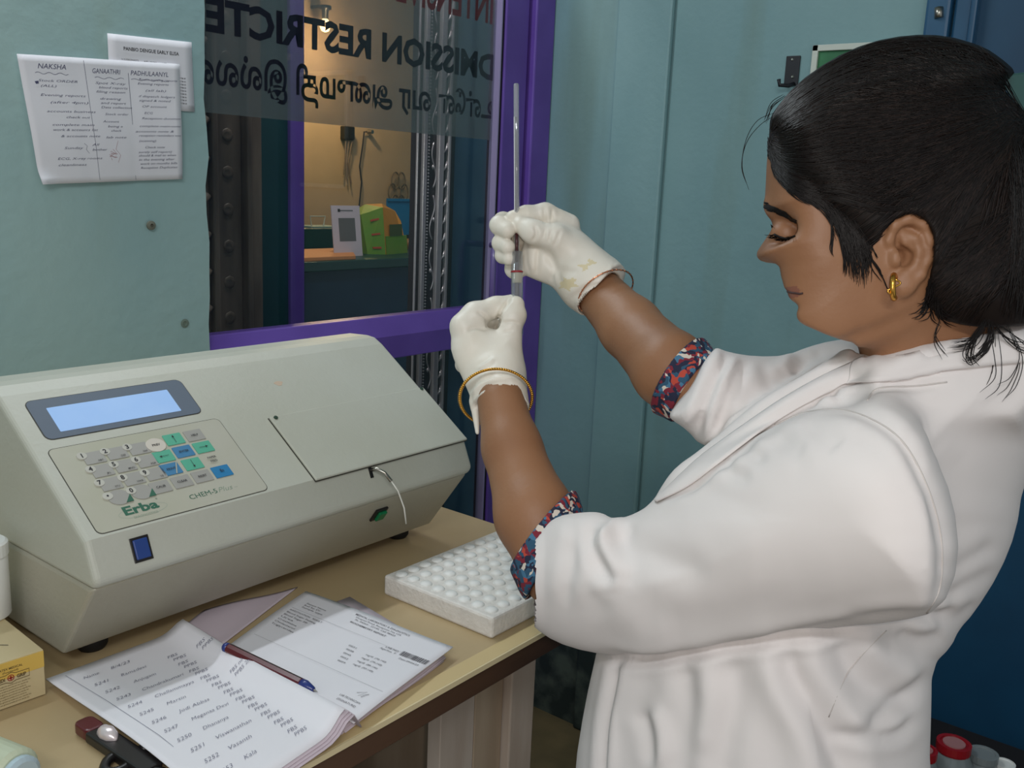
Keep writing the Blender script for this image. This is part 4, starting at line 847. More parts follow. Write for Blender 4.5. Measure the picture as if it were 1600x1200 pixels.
def print_mat():
    mt = bpy.data.materials.new('paisley_print_cotton'); mt.use_nodes = True; nt = mt.node_tree; b = nt.nodes['Principled BSDF']; b.inputs['Roughness'].default_value = .85
    tc = nt.nodes.new('ShaderNodeTexCoord'); v = nt.nodes.new('ShaderNodeTexVoronoi'); v.inputs['Scale'].default_value = 210; n = nt.nodes.new('ShaderNodeTexNoise'); n.inputs['Scale'].default_value = 60
    mx = nt.nodes.new('ShaderNodeMix'); mx.data_type = 'VECTOR'; mx.inputs[0].default_value = .025; nt.links.new(tc.outputs['Object'], n.inputs[0]); nt.links.new(tc.outputs['Object'], mx.inputs[4]); nt.links.new(n.outputs['Color'], mx.inputs[5]); nt.links.new(mx.outputs[1], v.inputs['Vector'])
    s = nt.nodes.new('ShaderNodeSeparateColor'); nt.links.new(v.outputs['Color'], s.inputs[0]); r = nt.nodes.new('ShaderNodeValToRGB'); r.color_ramp.interpolation = 'CONSTANT'
    cols = [(0, (28, 32, 58)), (.22, (118, 28, 46)), (.42, (40, 78, 104)), (.58, (30, 30, 52)), (.70, (176, 66, 50)), (.80, (64, 110, 140)), (.90, (206, 196, 184))]
    while len(r.color_ramp.elements) < len(cols): r.color_ramp.elements.new(.5)
    for e, (p, c) in zip(r.color_ramp.elements, cols): e.position = p; e.color = (*lin(c), 1)
    nt.links.new(s.outputs[0], r.inputs[0]); nt.links.new(r.outputs[0], b.inputs['Base Color']); return mt
M['print'] = print_mat()

DN = R.T@np.array([0, 0, -1.0])     # straight down, in view-aligned coordinates
fw = CAM+R@Pc(1200, 1250, .80); person = thing('person', 'woman in a white coat and latex gloves standing at the desk, raising a blood tube', 'person', (float(fw[0]), float(fw[1]), 0))

# --- joints ---
LS, LE, LW = Pc(1370, 740, .72), Pc(868, 900, .875), Pc(784, 640, .985)
RS, RE, RW = Pc(1400, 640, .96), Pc(1090, 618, .90), Pc(938, 462, 1.05)
PEL = Pc(1175, 1320, .865)
fore_l = [Pc(783, 628, .99), Pc(800, 700, .965), Pc(835, 805, .925), Pc(870, 893, .893)]
rl = [.0245, .0285, .037, .033]
fore_r = [Pc(940, 462, 1.055), Pc(985, 512, 1.01), Pc(1048, 578, .94), Pc(1100, 622, .91)]
rr = [.0275, .0315, .0365, .031]

# --- head ---
HD = .80
skullp = Poly([(1199, 235), (1197, 262), (1196, 285), (1195, 303), (1193, 320), (1197, 333), (1206, 343), (1208, 350), (1204, 361), (1195, 374), (1187, 386), (1181, 396), (1184, 406), (1196, 410), (1211, 412), (1219, 416), (1219, 425), (1221, 434), (1224, 442), (1226, 449), (1232, 455), (1232, 460), (1236, 467), (1247, 474), (1250, 480), (1246, 489), (1247, 498), (1254, 505), (1272, 513), (1295, 523), (1320, 531), (1338, 534), (1344, 560), (1345, 640), (1350, 700), (1590, 700), (1575, 560), (1568, 480), (1580, 400), (1586, 330), (1582, 250), (1560, 180), (1520, 125), (1470, 90), (1410, 78), (1350, 90), (1290, 118), (1245, 155), (1215, 192), (1203, 215)], it=1, step=1.5)
def head_field(g):
    PX, PY = g.PX, g.PY
    up_ = 1/(1+np.exp((PY-470)/28))                       # 1 on the head, 0 on the neck
    jaw = np.clip((PY-400)/110, 0, 1)*np.clip((1400-PX)/150, 0, 1)
    W = .056+.020*up_*(1-.55*jaw); zm = HD+.012*(1-up_)
    cur = np.clip((PX-1185)/60, 0, 1)
    Rr = .044+.016*up_*np.clip((PX-1250)/150, 0, 1)
    f = g.inflate(skullp, zm, W, Rr)
    f = smin(f, g.ell(Pc(1300, 428, HD-.045), (.030, .034, .018), .5), .025)      # cheek
    f = smin(f, g.ell(Pc(1262, 397, HD-.042), (.018, .013, .013), .4), .016)     # cheekbone
    f = smin(f, g.ell(Pc(1345, 480, HD-.044), (.045, .026, .020), -.35), .025)   # jaw
    f = smin(f, g.ell(Pc(1296, 494, HD-.025), (.019, .012, .016), .3), .010)
    f = smin(f, g.cone(Pc(1205, 331, HD-.02), Pc(1243, 343, HD-.046), .007, .006), .012)  # brow ridge
    f = smax(f, -g.ell(Pc(1222, 361, HD-.046), (.016, .009, .012), .25), .012)   # eye hollow
    f = smin(f, g.ell(Pc(1228, 366, HD-.0335), (.0125, .0115, .0125)), .003)     # lidded eye
    f = smin(f, g.ell(Pc(1205, 399, HD-.0105), (.0092, .0072, .0085)), .003)     # nose wing
    f = smax(f, -g.cone(Pc(1218, 392, HD-.021), Pc(1219, 409, HD-.021), .0015, .0018), .004)
    f = smax(f, -g.ell(Pc(1203, 409, HD-.007), (.0035, .0022, .003)), .002)      # nostril
    f = smax(f, -g.chain([Pc(1222, 404, HD-.027), Pc(1243, 430, HD-.041), Pc(1258, 462, HD-.046)], [.0022, .0028, .0015]), .007)
    f = smin(f, g.chain([Pc(1229, 449, HD-.004), Pc(1238, 450, HD-.018), Pc(1247, 455, HD-.026)], [.0036, .0034, .0018]), .004)
    f = smin(f, g.chain([Pc(1236, 464, HD-.004), Pc(1243, 464, HD-.016), Pc(1249, 459, HD-.025)], [.0042, .0038, .0018]), .004)
    f = smax(f, -g.chain([Pc(1226, 457, HD-.0), Pc(1236, 457, HD-.019), Pc(1247, 456, HD-.029), Pc(1253, 455, HD-.034)], [.0010, .0011, .0012, .0008]), .002)
    f = smax(f, -g.chain([Pc(1300, 545, HD-.05), Pc(1345, 530, HD-.062), Pc(1405, 508, HD-.068), Pc(1440, 490, HD-.068)], [.003, .003, .003, .001]), .010)  # under the jaw
    f = smax(f, -(skullp(PX, PY)+1.5)*(HD/F), .0025)     # keep to the profile
    # ear
    e0 = HD-.066
    f = smin(f, g.ell(Pc(1420, 398, e0), (.0185, .029, .011), .12), .006)
    f = smax(f, -g.ell(Pc(1413, 402, e0-.013), (.011, .017, .009), .12), .003)
    hel = [Pc(1393, 398, e0-.006), Pc(1388, 376, e0-.010), Pc(1398, 352, e0-.013), Pc(1420, 342, e0-.014), Pc(1442, 352, e0-.013), Pc(1452, 376, e0-.012), Pc(1450, 404, e0-.010), Pc(1438, 430, e0-.009), Pc(1420, 447, e0-.008)]
    f = smin(f, g.chain(hel, [.0022, .0032, .0036, .0036, .0036, .0036, .0034, .0034, .0045]), .0025)
    f = smin(f, g.chain([Pc(1412, 366, e0-.010), Pc(1430, 374, e0-.011), Pc(1436, 394, e0-.0105), Pc(1430, 416, e0-.009), Pc(1416, 428, e0-.008)], [.0022, .0030, .0030, .0030, .0034]), .003)
    f = smin(f, g.chain([Pc(1405, 360, e0-.009), Pc(1414, 378, e0-.009), Pc(1424, 388, e0-.009)], [.003, .0025, .002]), .002)
    f = smin(f, g.ell(Pc(1398, 404, e0-.008), (.0055, .0075, .006)), .003)      # tragus
    f = smin(f, g.ell(Pc(1412, 443, e0-.007), (.0085, .0105, .0055), .2), .004)  # lobe
    f = smax(f, -g.ell(Pc(1408, 400, e0-.006), (.0045, .006, .008)), .0015)      # canal
    return f
gh = Grid(Pc(1150, 60, .80)*np.array([1, 1, 0])+np.array([-.01, -.01, .685]), [Pc(1620, 60, .80)[0]+.02, Pc(1200, 700, .80)[1], .905], .0018)
Vh, Qh = gh.mesh(head_field(gh)); Vh = relax(Vh, Qh, 1)
def arm_field(g, ch, rs): return g.chain(ch, rs, .012)
ga = Grid(np.minimum(Pc(720, 560, 1.0), Pc(720, 560, .85))-np.array([0, 0, 0]), [Pc(940, 600, .9)[0]+.03, Pc(900, 960, .9)[1]+.02, 1.04], .003); ga = Grid([-.06, .0, .80], [.12, .26, 1.04], .003)
Va, Qa = ga.mesh(arm_field(ga, fore_l, rl))
gb_ = Grid([.04, -.15, .82], [.26, .10, 1.11], .003); Vb, Qb = gb_.mesh(arm_field(gb_, fore_r, rr))
# torso, upper arms and legs under the clothes, down to the floor
NK = Pc(1460, 600, .815)
FT = (CAM[2]-.085)  # ankle height handled in world space below
def down(p, zw):
    w0 = CAM+R@p; w1 = np.array([w0[0], w0[1], zw]); return R.T@(w1-CAM)
hipL, hipR = PEL+np.array([.01, .03, -.052]), PEL+np.array([.01, .03, .052])
kneeL, kneeR = down(hipL, .50), down(hipR, .50); ankL, ankR = down(hipL, .10), down(hipR, .10)
gt = Grid([-.02, -.02, .58], [.62, .90, 1.10], .008)
ft = gt.chain([NK, Pc(1350, 760, .85), Pc(1230, 1000, .862), PEL], [.050, .065, .055, .070], .04)
ft = smin(ft, gt.chain([Pc(1370, 770, .76), Pc(900, 915, .892)], [.034, .026]), .02); ft = smin(ft, gt.chain([Pc(1400, 660, .95), Pc(1110, 630, .915)], [.036, .026]), .02)
Vt, Qt = gt.mesh(ft)
def joinm(L):
    V = []; Q = []; o = 0
    for v, q in L: V.append(v); Q.append(q+o); o += len(v)
    return np.concatenate(V), np.concatenate(Q)
Vs, Qs = joinm([(Vh, Qh), (Va, Qa), (Vb, Qb), (Vt, Qt)])
body = fastobj('body', Vs, Qs, [M['skin'], M['lips']], person)
# lip colour
cen = Vs[Qs].mean(1); cpx = 800+F*cen[:, 0]/cen[:, 2]; cpy = 600+F*cen[:, 1]/cen[:, 2]
lipm = (((cpx-1238)/13)**2+((cpy-456.5)/9.5)**2 < 1) & (np.arange(len(Qs)) < len(Qh)) & (cpx < 1250)
mi = np.zeros(len(Qs), np.int32); mi[lipm] = 1; body.data.polygons.foreach_set('material_index', mi)

# --- hair ---
outl = Poly([(1202, 205), (1203, 184), (1214, 167), (1244, 131), (1299, 92), (1357, 66), (1420, 54), (1478, 55), (1536, 72), (1566, 92), (1588, 112), (1577, 122), (1568, 134), (1577, 152), (1600, 174), (1630, 203), (1656, 262), (1668, 340), (1666, 430), (1658, 500), (1640, 550), (1600, 570), (1440, 560), (1330, 440), (1215, 290), (1200, 240)], it=1, step=2)
clipp = Poly([(1190, 100), (1190, 200), (1203, 235), (1214, 262), (1227, 288), (1246, 308), (1270, 315), (1288, 320), (1304, 342), (1318, 372), (1330, 402), (1344, 434), (1352, 440), (1352, 410), (1358, 390), (1376, 374), (1383, 354), (1398, 337), (1424, 331), (1447, 343), (1460, 368), (1459, 406), (1451, 440), (1447, 470), (1462, 492), (1490, 506), (1540, 512), (1600, 508), (1760, 508), (1800, 0), (1190, 0)], it=1, step=2)
def hair_field(g):
    W = .087-.012*np.clip((g.PY-400)/100, 0, 1)-.02*np.clip((g.PX-1600)/100, 0, 1)
    f = g.inflate(outl, HD+0*g.PX, W, .044+.026*np.clip((g.PX-1230)/220, 0, 1))
    c = -clipp(g.PX, g.PY)*(HD/F)
    f = smax(f, c, .0025)
    return f
gh2 = Grid([Pc(1185, 0, .7)[0], -.34, .69], [Pc(1760, 0, .88)[0], .02, .915], .0025)
fh = hair_field(gh2); Vq, Qq = gh2.mesh(fh); Vq = relax(Vq, Qq, 1)
hair = fastobj('hair', Vq, Qq, M['hair'], person)
# strands lying on the hair, combed back towards the tie
from mathutils.bvhtree import BVHTree
Vhh = np.concatenate([Vq, Vh]); Qhh = np.concatenate([Qq, Qh+len(Vq)])
bvh = BVHTree.FromPolygons([tuple(v) for v in Vhh], [tuple(q) for q in Qhh])
def strand_mesh(lines, r, n=3):
    V = []; Q = []
    for P in lines:
        P = np.array(P); m = len(P)
        if m < 3: continue
        T = np.gradient(P, axis=0); T /= np.linalg.norm(T, axis=1)[:, None]+1e-9
        A = np.cross(T, np.array([0, 0, 1.0])); A /= np.linalg.norm(A, axis=1)[:, None]+1e-9; B = np.cross(T, A); base = len(V)
        for i in range(m):
            rad = r*(1-.75*abs(2*i/(m-1)-1)**3)
            for k in range(n): a = 6.283*k/n; V.append(P[i]+rad*(math.cos(a)*A[i]+math.sin(a)*B[i]))
        for i in range(m-1):
            for k in range(n): Q.append((base+i*n+k, base+i*n+(k+1) % n, base+(i+1)*n+(k+1) % n, base+(i+1)*n+k))
    return np.array(V), np.array(Q)
rs_ = np.random.RandomState(4); lines = []
tie = Pc(1590, 215, HD)
hl = catmull(np.array([(1206, 200), (1206, 235), (1216, 262), (1230, 288), (1250, 306), (1286, 318), (1306, 345), (1330, 400), (1346, 430), (1360, 388), (1380, 360), (1400, 334), (1445, 338), (1462, 372), (1458, 410), (1452, 450), (1468, 492), (1520, 504)]), 8)
for k in range(2200):
    if k % 3: s = hl[rs_.randint(len(hl))]+rs_.normal(0, 5, 2); t0 = 0.0
    else: s = np.array([rs_.uniform(1210, 1560), rs_.uniform(60, 470)])
    if k % 6 == 0: s = catmull(np.array([(1208, 190), (1216, 172), (1245, 136), (1300, 97), (1357, 71), (1420, 60), (1480, 61), (1530, 76)]), 8)[rs_.randint(56)]+np.array([rs_.uniform(0, 25), rs_.uniform(3, 40)])
    if clipp(s[0], s[1]) < -4: continue
    e = np.array([1592, 190])+rs_.normal(0, 16, 2)
    if s[1] > 430: e = np.array([1625+rs_.uniform(-30, 30), 330+rs_.uniform(-60, 60)])
    bulge = -.25*(e[0]-s[0])*(1 if s[1] < 300 else .45)*np.clip((330-s[1])/200+.4, .1, 1)
    mid = (s+e)/2+np.array([0, bulge*.55+rs_.normal(0, 6)]); line = []; L1 = rs_.uniform(.45, 1)
    a0_ = rs_.uniform(0, .3) if k % 2 else 0
    for t in np.linspace(a0_, min(1, a0_+L1), 16):
        q = (1-t)**2*s+2*t*(1-t)*mid+t*t*e
        d_ = Vector(((q[0]-800)/F, (q[1]-600)/F, 1)).normalized(); hit = bvh.ray_cast(Vector((0, 0, 0)), d_)
        if hit[0] is None: continue
        if clipp(q[0], q[1]) < -5:
            if len(line) > 4: lines.append(line)
            line = []; continue
        line.append(np.array(hit[0])+np.array(hit[1])*(.0003+.0009*rs_.random()))
    if len(line) > 4: lines.append(line)
o = fastobj('hair_strands', *strand_mesh(lines[::2], .0005), M['hair_strand'], person); o['kind'] = 'stuff'
TT = catmull(np.array([(1206, 200), (1215, 172), (1246, 137), (1301, 98), (1358, 72), (1420, 61), (1478, 63), (1534, 80), (1575, 110)]), 10)
BB = catmull(np.array([(1208, 238), (1235, 285), (1275, 308), (1320, 318), (1380, 335), (1440, 325), (1500, 290), (1550, 250), (1590, 205)]), 10)
swept = []
for k in range(1300):
    w_ = rs_.uniform(.0, 1); t0 = rs_.uniform(0, .7) if k % 3 else rs_.uniform(0, .06); t1 = min(1, t0+rs_.uniform(.25, .5)); line = []; dw = rs_.normal(0, .03)
    for t in np.linspace(t0, t1, 14):
        i = t*(len(TT)-1.001); a = int(i); fr_ = i-a; ww = min(1, max(0, w_+dw*t)); q = (TT[a]*(1-fr_)+TT[a+1]*fr_)*(1-ww)+(BB[a]*(1-fr_)+BB[a+1]*fr_)*ww
        h = bvh.ray_cast(Vector((0, 0, 0)), Vector(((q[0]-800)/F, (q[1]-600)/F, 1)).normalized())
        if h[0] is not None: line.append(np.array(h[0])+np.array(h[1])*(.0004+.0010*rs_.random()))
    if len(line) > 5: swept.append(line)
for k in range(500):
    s = np.array([rs_.uniform(1570, 1650), rs_.uniform(190, 320)]); e = s+np.array([rs_.uniform(-20, 20), rs_.uniform(120, 260)]); line = []
    for t in np.linspace(0, 1, 12):
        q = s+(e-s)*t+np.array([14*math.sin(3.1*t), 0]); h = bvh.ray_cast(Vector((0, 0, 0)), Vector(((q[0]-800)/F, (q[1]-600)/F, 1)).normalized())
        if h[0] is not None and q[1] < 505: line.append(np.array(h[0])+np.array(h[1])*(.0004+.0010*rs_.random()))
    if len(line) > 5: swept.append(line)
o = fastobj('hair_strands', *strand_mesh(swept[::2], .0006), M['hair_strand'], person); o['kind'] = 'stuff'
lines += swept[1::2]+swept[1::2]
M['hair_brown'] = mat('brown_sheen_strand', (36, 26, 22), .45, spec=.3)  # lighter brownish strands, sheen of the lit hair put into their colour
o = fastobj('hair_strands', *strand_mesh([l for l in lines[1::2]], .0004), M['hair_brown'], person); o['kind'] = 'stuff'
# flyaways, the lock before the ear, wisps on the collar
wis = []
def wisp(pts, d, n, spread, rr_=.0, dz=.01):
    for k in range(n):
        j = np.cumsum(rs_.normal(0, spread, (len(pts), 2)), 0)*.5; P = catmull(np.array(pts)+j, 5); dd = d+rs_.normal(0, dz*.3); wis.append([Pc(p[0], p[1], dd) for p in P])
skw = []
def swisp(pts, n, spread, off=.0012):
    """locks lying on hair and skin"""
    for k in range(n):
        j = np.cumsum(rs_.normal(0, spread, (len(pts), 2)), 0)*.6; P = catmull(np.array(pts, float)+j, 5); L = []
        for p in P:
            h = bvh.ray_cast(Vector((0, 0, 0)), Vector(((p[0]-800)/F, (p[1]-600)/F, 1)).normalized())
            if h[0] is not None: L.append(np.array(h[0])+np.array(h[1])*off*(.4+rs_.random()))
        L = L[:max(4, int(len(L)*(1-.55*rs_.random()**1.5)))]
        if len(L) > 3: skw.append(L)
swisp([(1300, 325), (1316, 360), (1330, 400), (1336, 440)], 60, 6); swisp([(1315, 335), (1336, 372), (1346, 410), (1348, 445)], 80, 6); swisp([(1330, 345), (1352, 385), (1360, 405)], 60, 6)
swisp([(1296, 332), (1299, 365), (1297, 392), (1303, 408)], 4, 2); swisp([(1308, 345), (1320, 400), (1322, 440)], 8, 4)
swisp([(1206, 230), (1218, 268), (1244, 300), (1285, 318)], 60, 4); swisp([(1240, 296), (1275, 312), (1300, 336), (1318, 372)], 70, 5)
swisp([(1215, 255), (1235, 285), (1265, 300), (1300, 308)], 60, 5); swisp([(1203, 215), (1206, 240), (1216, 262)], 30, 3)
swisp([(1355, 395), (1370, 420), (1385, 445), (1400, 470)], 5, 4); swisp([(1455, 440), (1450, 470), (1440, 490), (1425, 495)], 26, 6); swisp([(1465, 470), (1470, 495), (1490, 508)], 30, 6)
wisp([(1215, 175), (1185, 190), (1165, 220), (1160, 260), (1172, 295)], HD-.02, 2, 4); wisp([(1225, 150), (1205, 165), (1195, 190)], HD-.02, 5, 4)
o = fastobj('hairline_locks', *strand_mesh(skw, .0005), M['hair_strand'], person); o['kind'] = 'stuff'
zc_ = .735
wisp([(1540, 500), (1532, 520), (1516, 535), (1490, 540)], zc_, 14, 5); wisp([(1545, 500), (1548, 525), (1535, 550), (1520, 560), (1512, 556)], zc_, 16, 5)
wisp([(1540, 500), (1522, 525), (1512, 555), (1520, 570)], zc_, 10, 6); wisp([(1555, 500), (1575, 520), (1600, 535), (1620, 540)], zc_, 8, 7)
wisp([(1550, 510), (1555, 560), (1550, 590), (1530, 610)], zc_, 4, 8); wisp([(1470, 503), (1465, 530), (1480, 560)], zc_, 4, 6); wisp([(1570, 500), (1590, 560), (1580, 600), (1560, 615)], zc_, 4, 8)
o = fastobj('loose_hair', *strand_mesh(wis, .00035), M['hair_strand'], person); o['kind'] = 'stuff'
# eyebrow, lashes, earring, hair clip
hbvh = BVHTree.FromPolygons([tuple(v) for v in Vh], [tuple(q) for q in Qh])
def onskin(px, py, off=.0004):
    hit = hbvh.ray_cast(Vector((0, 0, 0)), Vector(((px-800)/F, (py-600)/F, 1)).normalized()); return None if hit[0] is None else np.array(hit[0])+np.array(hit[1])*off
br_ = []
for k in range(150):
    t = rs_.random(); c = np.array([1196+46*t, 322+24*t**1.1-2*math.sin(3.1*t)])+rs_.normal(0, 1, 2)*np.array([1, 2.6*(1-.6*t)]); d = np.array([1, .25+.3*t])*rs_.uniform(6, 11)
    L = [onskin(*(c+d*u)) for u in np.linspace(-.5, .5, 5)]
    L = [p for p in L if p is not None]
    if len(L) > 3: br_.append(L)
o = fastobj('eyebrow', *strand_mesh(br_, .0006), M['hair'], person)
la = []
for k in range(26): t = rs_.random(); la.append([p for p in (onskin(1198+10*t+u*4, 318+5*t+u*2) for u in np.linspace(0, 1, 4)) if p is not None] or [np.zeros(3)])
la = [l for l in la if len(l) > 3]
base = catmull(np.array([(1209, 366), (1220, 371), (1232, 373), (1243, 369)]), 10)
L = [p for p in (onskin(*q, .0002) for q in base) if p is not None]
o = obj('eyelid_line', *tube([CAM+R@p for p in L], [.0004]+[.0011]*(len(L)-2)+[.0004], 6), M['hair'], person); adopt(o, person)
mouth = catmull(np.array([(1229, 455), (1236, 457), (1243, 458), (1250, 459), (1255, 458)]), 8); L = [p for p in (onskin(*q, .0001) for q in mouth) if p is not None]
if len(L) > 4: o = obj('mouth_line', *tube([CAM+R@p for p in L], [.0003]+[.0009]*(len(L)-2)+[.0003], 6), mat('dark_lip_crease', (58, 32, 28), .6), person); adopt(o, person)
for q in base[::2]:
    p = onskin(*q, .0002)
    if p is None: continue
    for j in range(3): e = Pc(q[0]-9-6*rs_.random(), q[1]+6*(rs_.random()-.2), p[2]-.003-.004*rs_.random()); la.append([p, (p+e)/2+np.array([0, .0008, 0]), e])
for k in range(12): la.append([Pc(1210+k*.8, 360+k*.7, HD-.022-k*.001), Pc(1206+k*.6, 356+k*.5, HD-.026-k*.001), Pc(1204+k*.5, 350+k*.5, HD-.028-k*.001)])
o = fastobj('eyelashes', *strand_mesh(la, .00035), M['hair'], person)
o = obj('earring', *tube([CAM+R@(Pc(1397, 448, HD-.080)+.0088*np.array([math.cos(a)*.45, math.sin(a), .8*math.cos(a)])) for a in np.linspace(-.3+1.2, 4.6+1.2, 22)], [.0012]+[.0022]*20+[.0012], 8), M['gold'], person, smooth=True); adopt(o, person)
o = obj('earring_twist', *tube([CAM+R@(Pc(1397+10*math.sin(t*6), 436+t*24, HD-.086)) for t in np.linspace(0, 1, 12)], .0008, 6), M['gold'], person, smooth=True); adopt(o, person)
cp = [(1572, 116), (1600, 113), (1640, 122), (1670, 170), (1660, 215), (1625, 196), (1598, 172), (1578, 150), (1569, 133)]
o = obj('hair_clip', *slab(cp, lambda u, v, h=0: CAM+R@Pc(u, v, HD+.02-h), 0, .006), mat('dark_green_clip', (38, 78, 74), .3, coat=.5), person, bevel=.0015); adopt(o, person)

# --- coat ---
torsop = Poly([(1333, 528), (1320, 545), (1255, 588), (1190, 622), (1140, 665), (1090, 706), (1058, 728), (1038, 752), (1014, 795), (975, 880), (945, 960), (932, 1020), (914, 1100), (898, 1200), (886, 1400), (870, 1900), (872, 2250), (1540, 2250), (1520, 1900), (1470, 1400), (1452, 1200), (1455, 1120), (1456, 1040), (1487, 1010), (1497, 985), (1522, 958), (1562, 895), (1588, 830), (1598, 760), (1640, 660), (1665, 580), (1660, 520), (1620, 498), (1540, 499), (1480, 506), (1400, 530), (1345, 556)], it=1, step=4)
collarp = Poly([(1333, 566), (1345, 556), (1400, 531), (1480, 507), (1600, 500), (1660, 510), (1680, 600), (1600, 680), (1400, 690), (1340, 640)], it=0, step=3)
sleevep = Poly([(912, 800), (870, 806), (838, 830), (812, 868), (802, 905), (806, 940), (820, 965), (848, 992), (890, 1012), (950, 1024), (1010, 1026), (1100, 1012), (1200, 995), (1300, 980), (1400, 972), (1470, 955), (1500, 880), (1490, 780), (1455, 700), (1400, 655), (1330, 636), (1262, 642), (1200, 670), (1140, 704), (1080, 738), (1040, 768), (1015, 790), (985, 806), (958, 812), (940, 800)], it=1, step=3)
farp = Poly([(1112, 540), (1140, 551), (1180, 557), (1228, 556), (1262, 542), (1300, 532), (1345, 528), (1460, 560), (1460, 740), (1250, 740), (1150, 705), (1094, 696), (1074, 672), (1048, 655), (1044, 648)], it=1, step=3)
def coat_field(g):
    PX, PY = g.PX, g.PY
    sh = np.clip((PY-560)/240, 0, 1); wa = np.clip((PY-950)/250, 0, 1)
    W = .100+.022*sh+.015*np.clip((PY-1200)/500, 0, 1)
    f = g.inflate(torsop, .822+.040*np.clip((PY-560)/260, 0, 1)+.055*np.clip((1270-PX)/300, 0, 1)*np.clip((PY-860)/120, 0, 1), W, .155)
    f = smin(f, g.inflate(collarp, .822+0*PX, .080+0*PX, .022), .012)
    t = np.clip((PX-850)/520, 0, 1.15)
    zm = .885-.175*t; Ws = .055+.025*np.clip(t*1.6, 0, 1)
    kk = .008+.035*np.clip((PX-1220)/180, 0, 1)*np.clip((950-PY)/130, 0, 1)
    f = smin(f, g.inflate(sleevep, zm, Ws, .080), kk)
    tf = np.clip((PX-1050)/300, 0, 1)
    f = smin(f, g.inflate(farp, .90+.05*tf, .052+.02*tf, .055), .02)
    # opening at the cuffs and the neck
    f = smax(f, -smax(g.cone(Pc(862, 880, .90), Pc(783, 640, .985), .040, .03), g.plane(Pc(862, 862, .895), (.80, .60, -.28)), .002), .003)
    f = smax(f, -smax(g.cone(Pc(1100, 622, .91), Pc(985, 512, 1.01), .038, .034), g.plane(Pc(1078, 604, .92), (.80, .58, -.45)), .002), .003)
    f = smax(f, -g.cone(Pc(1445, 540, .82), Pc(1405, 400, .80), .060, .075), .003)
    return f
gc = Grid([.02, -.075, .60], [.56, .80, 1.02], .0030)
Vc, Qc = gc.mesh(coat_field(gc)); Vc = relax(Vc, Qc, 2)
AR = (.5, .80); TO = (.5, 1.2)
